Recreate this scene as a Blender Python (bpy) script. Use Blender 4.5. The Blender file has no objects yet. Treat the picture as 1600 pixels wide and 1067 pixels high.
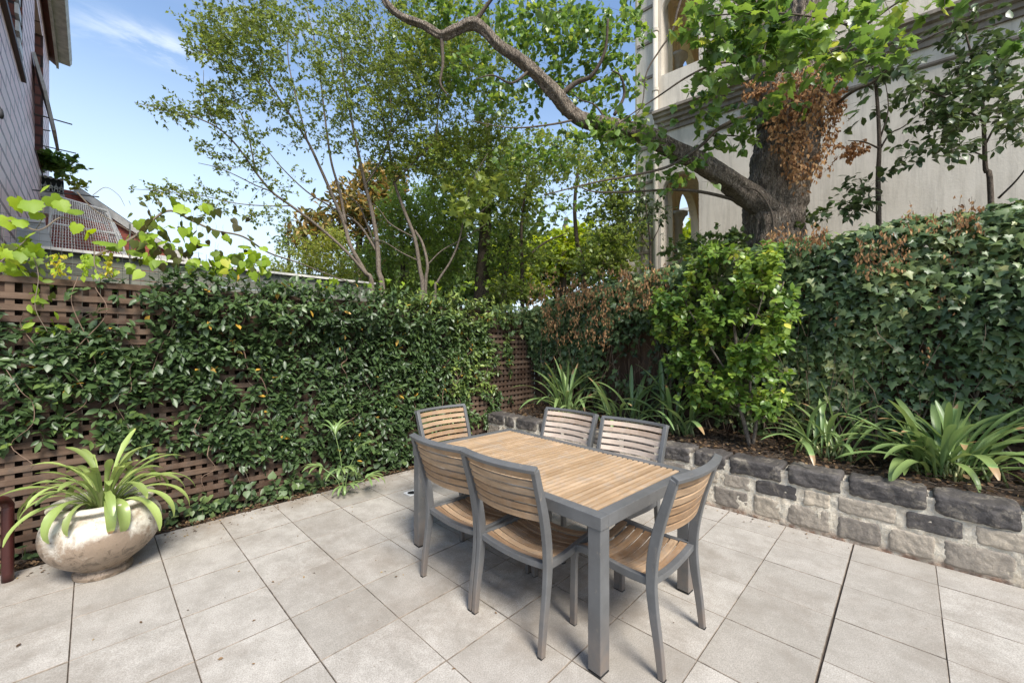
import bpy, math, random
import numpy as np
from mathutils import Vector, Matrix, noise as mnoise

sc = bpy.context.scene
R = math.radians
random.seed(7)
rng = np.random.default_rng(7)

# ------------------------------------------------------------------ camera, sky, sun, exposure
CAMH, FPX, AZ = 1.54, 638.0, R(44.15)
cam_d = bpy.data.cameras.new("camera"); cam = bpy.data.objects.new("camera", cam_d)
sc.collection.objects.link(cam); sc.camera = cam
cam_d.sensor_width = 36.0; cam_d.lens = FPX / 1600 * 36.0
cam_d.clip_start = 0.05; cam_d.clip_end = 2000
cam.location = (0, 0, CAMH); cam.rotation_euler = (R(90), 0, AZ - R(90))

SUN_EL, SUN_AZ = R(50), math.atan2(-0.95, -0.30)      # direction towards the sun, azimuth from +X
w = bpy.data.worlds.new("World"); sc.world = w; w.use_nodes = True
nt = w.node_tree; nt.nodes.clear()
N = nt.nodes.new; L = nt.links.new
out = N('ShaderNodeOutputWorld'); bg = N('ShaderNodeBackground'); L(bg.outputs[0], out.inputs[0])
sky = N('ShaderNodeTexSky'); sky.sky_type = 'NISHITA'; sky.sun_disc = False
sky.sun_elevation = SUN_EL; sky.sun_rotation = math.pi / 2 - SUN_AZ
sky.air_density = 1.15; sky.dust_density = 1.0; sky.ozone_density = 3.0
bg.inputs['Strength'].default_value = 0.15
# thin cirrus streaks, by direction in the sky
tc = N('ShaderNodeTexCoord')
def dirpx(px, py):
    v = Vector((math.cos(AZ), math.sin(AZ), 0)) + Vector((math.sin(AZ), -math.cos(AZ), 0)) * ((px - 800) / FPX) + Vector((0, 0, -(py - 533.5) / FPX))
    return v.normalized()
def cloud(px, py, px2, py2, rad):
    c = dirpx(px, py); a = (dirpx(px2, py2) - c).normalized(); b = c.cross(a).normalized()
    comb = []
    for v in (a, b):
        d = N('ShaderNodeVectorMath'); d.operation = 'DOT_PRODUCT'; d.inputs[1].default_value = v
        L(tc.outputs['Generated'], d.inputs[0]); comb.append(d)
    cx = c.dot(a)
    sub = N('ShaderNodeMath'); sub.operation = 'SUBTRACT'; L(comb[0].outputs['Value'], sub.inputs[0]); sub.inputs[1].default_value = cx
    xy = N('ShaderNodeCombineXYZ'); L(sub.outputs[0], xy.inputs[0]); L(comb[1].outputs['Value'], xy.inputs[1])
    mp = N('ShaderNodeMapping'); mp.inputs['Scale'].default_value = (7, 26, 1); L(xy.outputs[0], mp.inputs[0])
    nz = N('ShaderNodeTexNoise'); nz.inputs['Scale'].default_value = 1.0; nz.inputs['Detail'].default_value = 7; nz.inputs['Roughness'].default_value = .62
    nz.inputs['Distortion'].default_value = .25
    L(mp.outputs[0], nz.inputs[0])
    r1 = N('ShaderNodeMapRange'); r1.inputs['From Min'].default_value = .44; r1.inputs['From Max'].default_value = .78; L(nz.outputs[0], r1.inputs[0])
    sc1 = N('ShaderNodeVectorMath'); sc1.operation = 'MULTIPLY'; sc1.inputs[1].default_value = (1 / rad, 3.3 / rad, 1); L(xy.outputs[0], sc1.inputs[0])
    ln = N('ShaderNodeVectorMath'); ln.operation = 'LENGTH'; L(sc1.outputs[0], ln.inputs[0])
    r2 = N('ShaderNodeMapRange'); r2.interpolation_type = 'SMOOTHSTEP'; r2.inputs['From Min'].default_value = 1.0; r2.inputs['From Max'].default_value = 0.1
    L(ln.outputs['Value'], r2.inputs[0])
    m = N('ShaderNodeMath'); m.operation = 'MULTIPLY'; L(r1.outputs[0], m.inputs[0]); L(r2.outputs[0], m.inputs[1])
    return m
acc = sky.outputs[0]
for args, amt in (((245, 72, 310, 100, .13), 1.0), ((170, 55, 230, 66, .11), .4), ((520, 60, 600, 90, .3), .5)):
    m = cloud(*args)
    k = N('ShaderNodeMath'); k.operation = 'MULTIPLY'; k.inputs[1].default_value = amt; L(m.outputs[0], k.inputs[0])
    mx = N('ShaderNodeMix'); mx.data_type = 'RGBA'; L(k.outputs[0], mx.inputs[0]); L(acc, mx.inputs[6]); mx.inputs[7].default_value = (4.6, 4.9, 5.2, 1)
    acc = mx.outputs[2]
# pale brightening of the air low over the horizon
sep = N('ShaderNodeSeparateXYZ'); L(tc.outputs['Generated'], sep.inputs[0])
hz = N('ShaderNodeMapRange'); hz.interpolation_type = 'SMOOTHSTEP'
hz.inputs['From Min'].default_value = .60; hz.inputs['From Max'].default_value = .05; hz.inputs['To Max'].default_value = .92
L(sep.outputs[2], hz.inputs[0])
mx = N('ShaderNodeMix'); mx.data_type = 'RGBA'; L(hz.outputs[0], mx.inputs[0]); L(acc, mx.inputs[6]); mx.inputs[7].default_value = (3.8, 4.5, 5.1, 1)
L(mx.outputs[2], bg.inputs[0])

sun_d = bpy.data.lights.new("sun", 'SUN'); sun = bpy.data.objects.new("sun", sun_d); sc.collection.objects.link(sun)
sun_d.energy = 4.0; sun_d.angle = R(20); sun_d.color = (1.0, .95, .87)
sd = Vector((math.cos(SUN_EL) * math.cos(SUN_AZ), math.cos(SUN_EL) * math.sin(SUN_AZ), math.sin(SUN_EL)))
sun.rotation_euler = sd.to_track_quat('Z', 'Y').to_euler(); sun.location = (3, -6, 14)
sc.view_settings.view_transform = 'Standard'; sc.view_settings.look = 'None'
sc.view_settings.exposure = 0.80; sc.view_settings.gamma = 1.0

# ------------------------------------------------------------------ helpers
FW = np.array([math.cos(AZ), math.sin(AZ), 0.]); RT = np.array([math.sin(AZ), -math.cos(AZ), 0.])
def W(px, py, t):                      # the place t metres ahead that is seen at this pixel
    return FW * t + RT * ((px - 800) / FPX * t) + np.array([0, 0, CAMH - (py - 533.5) / FPX * t])
def onY(px, py, Y):
    d = FW + RT * ((px - 800) / FPX); return W(px, py, Y / d[1])
def onX(px, py, X):
    d = FW + RT * ((px - 800) / FPX); return W(px, py, X / d[0])
def onZ(px, py, z):
    return W(px, py, (CAMH - z) / ((py - 533.5) / FPX))
def tag(o, label=None, cat=None, group=None, kind=None):
    if label: o['label'] = label
    if cat: o['category'] = cat
    if group: o['group'] = group
    if kind: o['kind'] = kind
    return o
def empty(name, loc, rz, label, cat, group=None):
    o = bpy.data.objects.new(name, None); sc.collection.objects.link(o)
    o.location = tuple(float(v) for v in loc); o.rotation_euler = (0, 0, rz); o.empty_display_size = .1
    return tag(o, label, cat, group)

class MB:
    """collects geometry for ONE mesh object"""
    def __init__(s): s.v = []; s.f = []; s.m = []; s.t = []
    def add(s, vs, fs, mi=0, tint=.5):
        b = len(s.v); s.v += [tuple(map(float, v)) for v in vs]
        s.t += [tint] * len(vs)
        for f in fs: s.f.append(tuple(i + b for i in f)); s.m.append(mi)
    def box(s, c, size, mi=0, tint=.5, rz=0, M=None):
        x, y, z = size[0] / 2, size[1] / 2, size[2] / 2
        vs = [(sx * x, sy * y, sz * z) for sz in (-1, 1) for sy in (-1, 1) for sx in (-1, 1)]
        if rz: vs = [(a * math.cos(rz) - b * math.sin(rz), a * math.sin(rz) + b * math.cos(rz), d) for a, b, d in vs]
        if M is not None: vs = [tuple(M @ Vector(v)) for v in vs]
        vs = [(v[0] + c[0], v[1] + c[1], v[2] + c[2]) for v in vs]
        s.add(vs, [(0, 2, 3, 1), (4, 5, 7, 6), (0, 1, 5, 4), (2, 6, 7, 3), (0, 4, 6, 2), (1, 3, 7, 5)], mi, tint)
    def bar(s, a, b, w, h, mi=0, tint=.5, up=(0, 0, 1)):
        s.sweep([a, b], w, h, up, mi, tint)
    def sweep(s, path, w, h, A, mi=0, tint=.5):
        """rectangular section; w across the fixed axis A, h along cross(tangent, A); both may be lists"""
        A = Vector(A).normalized(); P = [Vector(tuple(map(float, p))) for p in path]; n = len(P); vs = []
        for i, p in enumerate(P):
            tg = (P[min(i + 1, n - 1)] - P[max(i - 1, 0)]).normalized()
            B = tg.cross(A).normalized()
            ww = (w[i] if hasattr(w, '__len__') else w) / 2; hh = (h[i] if hasattr(h, '__len__') else h) / 2
            vs += [p + A * ww + B * hh, p - A * ww + B * hh, p - A * ww - B * hh, p + A * ww - B * hh]
        fs = [(0, 3, 2, 1), (4 * n - 4, 4 * n - 3, 4 * n - 2, 4 * n - 1)]
        for i in range(n - 1):
            for k in range(4):
                a = 4 * i + k; b = 4 * i + (k + 1) % 4; fs.append((a, b, b + 4, a + 4))
        s.add(vs, fs, mi, tint)
    def tube(s, path, rad, n=8, mi=0, tint=.5, cap=True, bumpy=0.0, seed=0, uneven=0.):
        P = [Vector(tuple(map(float, p))) for p in path]; k = len(P); vs = []
        ref = Vector((.31, .22, .92))
        if abs((P[-1] - P[0]).normalized().dot(ref)) > .9: ref = Vector((1, .1, 0))
        for i, p in enumerate(P):
            tg = (P[min(i + 1, k - 1)] - P[max(i - 1, 0)])
            tg = tg.normalized() if tg.length > 1e-9 else Vector((0, 0, 1))
            B = tg.cross(ref).normalized(); C = tg.cross(B)
            r = rad[i] if hasattr(rad, '__len__') else rad
            for j in range(n):
                a = 2 * math.pi * j / n; d = B * math.cos(a) + C * math.sin(a)
                rr = r
                if bumpy:
                    q = p * 1.0 + d * r
                    rr = r * (1 + uneven * mnoise.noise(Vector((math.cos(a) * 1.3 + seed, math.sin(a) * 1.3, i * .12))))
                    rr += bumpy * mnoise.noise(Vector((math.cos(a) * r * 30, math.sin(a) * r * 30, q.z * 5 + q.x * 3 + seed))) + bumpy * .5 * mnoise.noise(q * 30)
                vs.append(p + d * rr)
        fs = [(i * n + j, i * n + (j + 1) % n, (i + 1) * n + (j + 1) % n, (i + 1) * n + j) for i in range(k - 1) for j in range(n)]
        if cap and n > 2: fs += [tuple(reversed(range(n))), tuple(range((k - 1) * n, k * n))]
        s.add(vs, fs, mi, tint)
    def lathe(s, prof, n=64, mi=0, c=(0, 0, 0), wob=0., tint=.5):
        vs = []
        for r, z in prof:
            for j in range(n):
                a = 2 * math.pi * j / n; rr = r * (1 + wob * mnoise.noise(Vector((math.cos(a) * 1.4, math.sin(a) * 1.4, z * 4))))
                vs.append((c[0] + rr * math.cos(a), c[1] + rr * math.sin(a), c[2] + z))
        fs = [(i * n + j, i * n + (j + 1) % n, (i + 1) * n + (j + 1) % n, (i + 1) * n + j) for i in range(len(prof) - 1) for j in range(n)]
        s.add(vs, fs, mi, tint)
    def build(s, name, mats, parent=None, smooth=False, bevel=0, world=False):
        if world:
            l = parent.location; s.v = [(a - l.x, b - l.y, c - l.z) for a, b, c in s.v]
        me = bpy.data.meshes.new(name); me.from_pydata(s.v, [], s.f)
        if not isinstance(mats, (list, tuple)): mats = [mats]
        for m in mats: me.materials.append(m)
        if len(mats) > 1: me.polygons.foreach_set('material_index', s.m)
        at = me.attributes.new('tint', 'FLOAT', 'POINT'); at.data.foreach_set('value', s.t)
        if smooth: me.polygons.foreach_set('use_smooth', [True] * len(s.f))
        me.update()
        o = bpy.data.objects.new(name, me); sc.collection.objects.link(o)
        if parent is not None:
            o.parent = parent
        if bevel:
            b = o.modifiers.new('bevel', 'BEVEL'); b.width = bevel; b.segments = 2; b.limit_method = 'ANGLE'; b.angle_limit = R(40)
        return o

def spline(pts, n=6):
    P = [np.array(p, float) for p in pts]; P = [2 * P[0] - P[1]] + P + [2 * P[-1] - P[-2]]; o = []
    for i in range(1, len(P) - 2):
        for k in range(n):
            t = k / n; a, b, c, d = P[i - 1:i + 3]
            o.append(.5 * ((2 * b) + (c - a) * t + (2 * a - 5 * b + 4 * c - d) * t * t + (3 * b - a - 3 * c + d) * t ** 3))
    o.append(P[-2]); return o

# ---- leaf templates: (verts, tris); x along the leaf, y across, z up
def T_small():
    return np.array([(0, 0, 0), (.45, .27, .05), (1, 0, -.04), (.45, -.27, .05)]), np.array([(0, 2, 1), (0, 3, 2)])
def T_oval(w=.21, fold=.05, tip=-.10):
    v = [(0, 0, 0), (.28, w * .9, fold), (.62, w, fold * .8), (1, 0, tip), (.62, -w, fold * .8), (.28, -w * .9, fold), (.3, 0, 0), (.64, 0, -.02)]
    return np.array(v), np.array([(0, 6, 1), (6, 2, 1), (6, 7, 2), (7, 3, 2), (0, 5, 6), (5, 4, 6), (6, 4, 7), (7, 4, 3)])
def T_lobed(pts, cz=.0, droop=-.05):
    half = pts; v = [(0.30, 0, cz)] + [(x, y, droop * (abs(y) * 1.4 + max(0, x - .3))) for x, y in half]
    v += [(x, -y, droop * (abs(y) * 1.4 + max(0, x - .3))) for x, y in reversed(half) if y > 1e-6]
    n = len(v) - 1
    return np.array(v), np.array([(0, i + 1, (i + 1) % n + 1)[::-1] for i in range(n)])
T_ivy = T_lobed([(.02, 0), (-.15, .17), (-.12, .40), (.13, .35), (.28, .60), (.45, .27), (1.04, 0)], .05)
T_heart = T_lobed([(.02, 0), (-.08, .16), (.02, .34), (.28, .41), (.56, .30), (.8, .13), (1.0, 0)], .0, -.10)
T_maple = T_lobed([(.02, 0), (-.16, .22), (-.06, .5), (.14, .40), (.34, .62), (.44, .36), (.66, .30), (.70, .18), (1.04, 0)], .04, -.12)

T_grape = T_lobed([(.04, 0), (-.10, .18), (-.04, .40), (.10, .52), (.22, .46), (.40, .52), (.52, .36), (.66, .34), (.74, .18), (.92, 0)], .03, -.16)
class Foliage:
    def __init__(s): s.V = []; s.F = []; s.T = []; s.M = []; s.n = 0
    def leaves(s, tmpl, P, D, Nn, S, tint, mi=0, curl=0):
        V, F = tmpl; P = np.asarray(P, float); n = len(P)
        if n == 0: return
        D = D / np.linalg.norm(D, axis=1, keepdims=True)
        Nn = Nn - D * (Nn * D).sum(1, keepdims=True); ln = np.linalg.norm(Nn, axis=1, keepdims=True); ln[ln < 1e-6] = 1; Nn = Nn / ln
        Y = np.cross(Nn, D)
        S = np.asarray(S).reshape(n, 1, 1); wv = (1 + rng.normal(0, .12, (n, 1)))
        VV = P[:, None, :] + S * (V[None, :, 0:1] * D[:, None, :] + V[None, :, 1:2] * wv[:, :, None] * Y[:, None, :] + V[None, :, 2:3] * Nn[:, None, :])
        FF = F[None] + (np.arange(n) * len(V))[:, None, None] + s.n
        s.V.append(VV.reshape(-1, 3)); s.F.append(FF.reshape(-1, 3)); s.T.append(np.repeat(np.asarray(tint, float), len(V)))
        s.M.append(np.full(n * len(F), mi, np.int32)); s.n += n * len(V)
    def twigs(s, A, B, r, mi=1, sag=0.0):
        """thin three-sided twigs from A[i] to B[i], bowed"""
        A = np.asarray(A, float); B = np.asarray(B, float); n = len(A)
        if n == 0: return
        r = np.broadcast_to(np.asarray(r, float), (n,))
        C = (A + B) / 2 + rng.normal(0, 1, (n, 3)) * np.linalg.norm(B - A, axis=1, keepdims=True) * .08; C[:, 2] += sag
        d = B - A; d /= np.linalg.norm(d, axis=1, keepdims=True) + 1e-9
        u = np.cross(d, np.array([.3, .5, .81])); u /= np.linalg.norm(u, axis=1, keepdims=True) + 1e-9; w2 = np.cross(d, u)
        VV = np.zeros((n, 9, 3))
        for k, (Q, f) in enumerate(((A, 1.), (C, .8), (B, .4))):
            for j in range(3):
                a = 2 * math.pi * j / 3
                VV[:, k * 3 + j] = Q + (u * math.cos(a) + w2 * math.sin(a)) * (r * f)[:, None]
        F = []
        for k in range(2):
            for j in range(3):
                a, b = k * 3 + j, k * 3 + (j + 1) % 3; F += [(a, b, b + 3), (a, b + 3, a + 3)]
        F = np.array(F); FF = F[None] + (np.arange(n) * 9)[:, None, None] + s.n
        s.V.append(VV.reshape(-1, 3)); s.F.append(FF.reshape(-1, 3)); s.T.append(np.full(n * 9, .5)); s.M.append(np.full(n * 12, mi, np.int32)); s.n += n * 9
    def mesh_from(s, mb, mi=1):
        """append the polygons of an MB"""
        tris = []; ms = []
        for f in mb.f:
            for k in range(1, len(f) - 1): tris.append((f[0], f[k], f[k + 1])); ms.append(mi)
        if not tris: return
        s.V.append(np.array(mb.v, float)); s.F.append(np.array(tris) + s.n); s.T.append(np.array(mb.t)); s.M.append(np.array(ms, np.int32)); s.n += len(mb.v)
    def build(s, name, mats, parent=None, smooth=False, world=False):
        V = np.concatenate(s.V)
        if world: V = V - np.array(parent.location)
        V = V.astype(np.float32); F = np.concatenate(s.F).astype(np.int32); T = np.concatenate(s.T).astype(np.float32); M = np.concatenate(s.M)
        me = bpy.data.meshes.new(name)
        me.vertices.add(len(V)); me.vertices.foreach_set('co', V.ravel())
        me.loops.add(F.size); me.loops.foreach_set('vertex_index', F.ravel())
        me.polygons.add(len(F)); me.polygons.foreach_set('loop_start', np.arange(0, F.size, 3, dtype=np.int32))
        for m in mats: me.materials.append(m)
        me.polygons.foreach_set('material_index', M)
        if smooth: me.polygons.foreach_set('use_smooth', np.ones(len(F), bool))
        me.update(calc_edges=True)
        at = me.attributes.new('tint', 'FLOAT', 'POINT'); at.data.foreach_set('value', T)
        o = bpy.data.objects.new(name, me); sc.collection.objects.link(o)
        if parent is not None: o.parent = parent
        return o
def unit(n):
    v = rng.normal(0, 1, (n, 3)); return v / np.linalg.norm(v, axis=1, keepdims=True)
def U(a, b, n): return rng.uniform(a, b, n)

# ---- materials
def mat(name):
    m = bpy.data.materials.new(name); m.use_nodes = True; t = m.node_tree; t.nodes.clear()
    o = t.nodes.new('ShaderNodeOutputMaterial'); p = t.nodes.new('ShaderNodeBsdfPrincipled'); t.links.new(p.outputs[0], o.inputs[0])
    return m, t, p, o
def nd(t, typ, **kw):
    n = t.nodes.new(typ)
    for k, v in kw.items():
        if k in n.inputs: n.inputs[k].default_value = v
        else: setattr(n, k, v)
    return n
def ramp(t, fac, stops, interp='LINEAR'):
    r = t.nodes.new('ShaderNodeValToRGB'); e = r.color_ramp.elements; r.color_ramp.interpolation = interp
    while len(e) > 1: e.remove(e[-1])
    e[0].position, e[0].color = stops[0][0], (*stops[0][1], 1)
    for q, c in stops[1:]:
        x = e.new(q); x.color = (*c, 1)
    t.links.new(fac, r.inputs[0]); return r.outputs[0]
def coords(t, scale=(1, 1, 1), rot=(0, 0, 0), kind='Object'):
    c = nd(t, 'ShaderNodeTexCoord'); m = nd(t, 'ShaderNodeMapping'); m.inputs['Scale'].default_value = scale; m.inputs['Rotation'].default_value = rot
    t.links.new(c.outputs[kind], m.inputs[0]); return m.outputs[0]
def noise_(t, vec, scale, detail=5, rough=.55, dist=0.):
    n = nd(t, 'ShaderNodeTexNoise', Scale=scale, Detail=detail, Roughness=rough, Distortion=dist); t.links.new(vec, n.inputs[0]); return n.outputs[0]
def mixc(t, fac, a, b, mode='MIX'):
    m = t.nodes.new('ShaderNodeMix'); m.data_type = 'RGBA'; m.blend_type = mode
    for s_, v in ((0, fac), (6, a), (7, b)):
        if hasattr(v, 'is_linked') or hasattr(v, 'links'): t.links.new(v, m.inputs[s_])
        elif s_ == 0: m.inputs[0].default_value = v
        else: m.inputs[s_].default_value = (*v, 1)
    return m.outputs[2]
def bump(t, p, h, strength, dist=.01):
    b = nd(t, 'ShaderNodeBump', Strength=strength, Distance=dist); t.links.new(h, b.inputs['Height']); t.links.new(b.outputs[0], p.inputs['Normal']); return b
def rng_(t, v, a, b, c=0., d=1.):
    m = nd(t, 'ShaderNodeMapRange'); m.inputs[1].default_value = a; m.inputs[2].default_value = b; m.inputs[3].default_value = c; m.inputs[4].default_value = d
    t.links.new(v, m.inputs[0]); return m.outputs[0]
def attr(t, name='tint'):
    a = t.nodes.new('ShaderNodeAttribute'); a.attribute_name = name; return a.outputs['Fac']
def leaf_mat(name, stops, rough=.42, trans=.32, tcol=1.7, spec=.5):
    m, t, p, o = mat(name)
    col = ramp(t, attr(t), stops); v = coords(t)
    n = noise_(t, v, 9, 2); col2 = mixc(t, rng_(t, n, .3, .7, .0, .35), col, (.10, .12, .03), 'MIX') if False else col
    t.links.new(col2, p.inputs['Base Color']); p.inputs['Roughness'].default_value = rough
    p.inputs['Specular IOR Level'].default_value = spec
    tr = nd(t, 'ShaderNodeBsdfTranslucent')
    hs = nd(t, 'ShaderNodeHueSaturation', Hue=.485, Saturation=1.1, Value=tcol); t.links.new(col2, hs.inputs['Color']); t.links.new(hs.outputs[0], tr.inputs[0])
    ms = nd(t, 'ShaderNodeMixShader'); ms.inputs[0].default_value = trans
    t.links.new(p.outputs[0], ms.inputs[1]); t.links.new(tr.outputs[0], ms.inputs[2]); t.links.new(ms.outputs[0], o.inputs[0])
    return m
def simple(name, col, rough=.6, metal=0., nscale=0, namp=.15, bumps=0., bscale=40, spec=.5):
    m, t, p, o = mat(name); p.inputs['Roughness'].default_value = rough; p.inputs['Metallic'].default_value = metal; p.inputs['Specular IOR Level'].default_value = spec
    if nscale:
        v = coords(t); n = noise_(t, v, nscale, 6, .6)
        lo = tuple(c * (1 - namp * 2) for c in col); hi = tuple(min(1, c * (1 + namp * 2)) for c in col)
        t.links.new(ramp(t, n, [(.25, lo), (.75, hi)]), p.inputs['Base Color'])
        if bumps: bump(t, p, noise_(t, v, bscale, 6), bumps, .01)
    else: p.inputs['Base Color'].default_value = (*col, 1)
    return m

M = {}
# paving: pale grey concrete pavers, speckled, streaked, with damp brown stains
def paving_mat():
    m, t, p, o = mat('paver'); v = coords(t)
    base = ramp(t, attr(t), [(0, (.36, .33, .288)), (.5, (.425, .392, .348)), (1, (.49, .455, .405))])
    sp = noise_(t, v, 160, 3, .7); base = mixc(t, rng_(t, sp, .38, .60, .6, 0), base, (.17, .155, .135))
    mid = noise_(t, coords(t, (1.5, 1.1, 1)), 3.6, 9, .78, .2); base = mixc(t, rng_(t, mid, .42, .62, .0, .55), base, (.215, .195, .165))
    st = noise_(t, v, 1.15, 8, .72, .3); base = mixc(t, rng_(t, st, .50, .72, 0, .7), base, (.18, .148, .115))
    vo = nd(t, 'ShaderNodeTexVoronoi', Scale=23.); t.links.new(v, vo.inputs[0])
    fine = noise_(t, v, 7, 5, .7)
    a = nd(t, 'ShaderNodeMath', operation='MULTIPLY'); t.links.new(rng_(t, vo.outputs[0], .16, .05), a.inputs[0]); t.links.new(rng_(t, fine, .50, .68), a.inputs[1])
    base = mixc(t, a.outputs[0], base, (.15, .12, .09))
    # dirt along the garden edge, then a mottled browner patch centred under the table
    sepn = nd(t, 'ShaderNodeSeparateXYZ'); t.links.new(v, sepn.inputs[0])
    e = rng_(t, sepn.outputs[1], 3.9, 4.32); e2 = nd(t, 'ShaderNodeMath', operation='MULTIPLY'); t.links.new(e, e2.inputs[0]); t.links.new(rng_(t, noise_(t, v, 3.5, 6, .7), .4, .65), e2.inputs[1])
    base = mixc(t, e2.outputs[0], base, (.20, .155, .11))
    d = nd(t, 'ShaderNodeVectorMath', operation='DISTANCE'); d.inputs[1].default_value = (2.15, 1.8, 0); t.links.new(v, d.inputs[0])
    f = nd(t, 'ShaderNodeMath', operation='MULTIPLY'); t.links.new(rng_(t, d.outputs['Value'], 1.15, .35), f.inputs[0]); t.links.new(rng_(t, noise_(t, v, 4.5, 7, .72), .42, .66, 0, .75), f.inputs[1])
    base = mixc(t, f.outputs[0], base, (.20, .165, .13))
    t.links.new(base, p.inputs['Base Color']); p.inputs['Roughness'].default_value = .72; p.inputs['Specular IOR Level'].default_value = .35
    bump(t, p, noise_(t, v, 90, 6, .7), .25, .004)
    return m
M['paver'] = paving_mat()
M['paver_edge'] = simple('paver_edge_dirt', (.20, .165, .13), .9, nscale=14, namp=.35)
M['joint'] = simple('joint_dirt', (.06, .045, .034), .95, nscale=30)
def soil_mat():
    m, t, p, o = mat('soil'); v = coords(t)
    t.links.new(ramp(t, noise_(t, v, 14, 8, .75), [(.3, (.018, .012, .008)), (.5, (.05, .032, .02)), (.7, (.10, .065, .038))]), p.inputs['Base Color'])
    p.inputs['Roughness'].default_value = .95; bump(t, p, noise_(t, v, 60, 8, .8), .9, .02); return m
M['soil'] = soil_mat()
M['ground'] = simple('ground', (.06, .065, .03), .95, nscale=2)
def wood_mat(name, c0, c1, c2, rough=.65, axis=0, spec=.35):
    m, t, p, o = mat(name); s = [45, 45, 45]; s[axis] = 2.5
    v = coords(t, tuple(s)); g = noise_(t, v, 1.0, 6, .65, .3)
    b = ramp(t, attr(t), [(0, c0), (.5, c1), (1, c2)])
    b = mixc(t, rng_(t, g, .35, .7, 0, .55), b, tuple(x * .55 for x in c0))
    b = mixc(t, rng_(t, noise_(t, coords(t), 5, 5, .7), .5, .75, 0, .4), b, tuple(min(1, x * 1.25 + .04) for x in c2))
    lum = sum(c1) / 3; b = mixc(t, rng_(t, noise_(t, coords(t, (1, 1, 1)), 8, 7, .75, .5), .50, .68, 0, .5), b, (lum * 1.05, lum * .98, lum * .88))
    t.links.new(b, p.inputs['Base Color']); p.inputs['Roughness'].default_value = rough; p.inputs['Specular IOR Level'].default_value = spec
    bump(t, p, g, .45, .003); return m
M['teak'] = wood_mat('teak', (.20, .115, .06), (.32, .20, .11), (.43, .295, .18))
M['teak_pale'] = wood_mat('teak_weathered', (.46, .34, .25), (.58, .45, .35), (.66, .54, .44))
M['teak_table'] = wood_mat('teak_table', (.30, .19, .10), (.41, .28, .165), (.51, .37, .24))
M['lattice'] = wood_mat('lattice_timber', (.055, .031, .020), (.105, .066, .044), (.165, .11, .075), .8, 0, .2)
M['paling'] = wood_mat('paling_timber', (.035, .02, .013), (.075, .043, .028), (.12, .075, .05), .85, 2, .2)
M['grey_timber'] = wood_mat('grey_timber', (.10, .105, .085), (.16, .165, .13), (.22, .22, .18), .8, 0, .2)
def metal_mat():
    m, t, p, o = mat('powder_coat'); v = coords(t)
    b = ramp(t, noise_(t, v, 6, 6, .7), [(.3, (.085, .085, .084)), (.7, (.125, .126, .126))])
    b = mixc(t, rng_(t, noise_(t, coords(t, (1, 1, .4)), 28, 5, .8), .60, .70, 0, .6), b, (.24, .20, .16))
    sp = nd(t, 'ShaderNodeTexCoord'); s = nd(t, 'ShaderNodeSeparateXYZ'); t.links.new(sp.outputs['Object'], s.inputs[0])
    e2 = nd(t, 'ShaderNodeMath', operation='MULTIPLY'); t.links.new(rng_(t, s.outputs[2], .30, .0), e2.inputs[0]); t.links.new(rng_(t, noise_(t, v, 12, 5), .3, .6), e2.inputs[1])
    b = mixc(t, e2.outputs[0], b, (.16, .125, .10))
    t.links.new(b, p.inputs['Base Color']); p.inputs['Roughness'].default_value = .42; p.inputs['Metallic'].default_value = .0
    bump(t, p, noise_(t, v, 220, 3), .08, .002); return m
M['metal'] = metal_mat()
M['rubber'] = simple('black_rubber', (.015, .015, .015), .7)
def pot_mat():
    m, t, p, o = mat('old_white_paint'); v = coords(t)
    s = nd(t, 'ShaderNodeSeparateXYZ'); t.links.new(v, s.inputs[0])
    n1 = noise_(t, v, 5.5, 8, .68, .6); n2 = noise_(t, v, 19, 7, .75, .8)
    b = mixc(t, rng_(t, n1, .38, .64, 0, .75), (.62, .58, .50), (.43, .37, .29))
    a = nd(t, 'ShaderNodeMath', operation='ADD'); t.links.new(rng_(t, s.outputs[2], .45, .04, -.10, .34), a.inputs[0]); t.links.new(n1, a.inputs[1])
    b = mixc(t, rng_(t, a.outputs[0], .44, .60, 0, .9), b, (.24, .17, .115))
    a2 = nd(t, 'ShaderNodeMath', operation='ADD'); t.links.new(rng_(t, s.outputs[2], .46, .10, -.07, .06), a2.inputs[0]); t.links.new(n2, a2.inputs[1])
    b = mixc(t, rng_(t, a2.outputs[0], .545, .60, 0, .85), b, (.13, .095, .065))
    n3 = noise_(t, coords(t, (1, 1, .25)), 16, 6, .7)
    b = mixc(t, rng_(t, n3, .6, .72, 0, .5), b, (.36, .28, .20))
    t.links.new(b, p.inputs['Base Color']); p.inputs['Roughness'].default_value = .45
    bump(t, p, n2, .7, .012); return m
M['pot'] = pot_mat()
def stone_mat():
    m, t, p, o = mat('bluestone'); v = coords(t)
    b = ramp(t, attr(t), [(0, (.05, .044, .042)), (.35, (.095, .084, .077)), (.6, (.37, .315, .25)), (1, (.58, .49, .37))])
    b = mixc(t, rng_(t, noise_(t, v, 9, 8, .75, .5), .45, .70, 0, .55), b, (.06, .052, .047))
    b = mixc(t, rng_(t, noise_(t, v, 7, 8, .74, .6), .52, .66, 0, .5), b, (.44, .38, .29))
    b = mixc(t, rng_(t, noise_(t, v, 70, 4, .8), .62, .72, 0, .4), b, (.42, .39, .33))
    t.links.new(b, p.inputs['Base Color']); p.inputs['Roughness'].default_value = .62; p.inputs['Specular IOR Level'].default_value = .4
    bump(t, p, noise_(t, v, 26, 10, .75), .8, .018); return m
M['stone'] = stone_mat()
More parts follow.
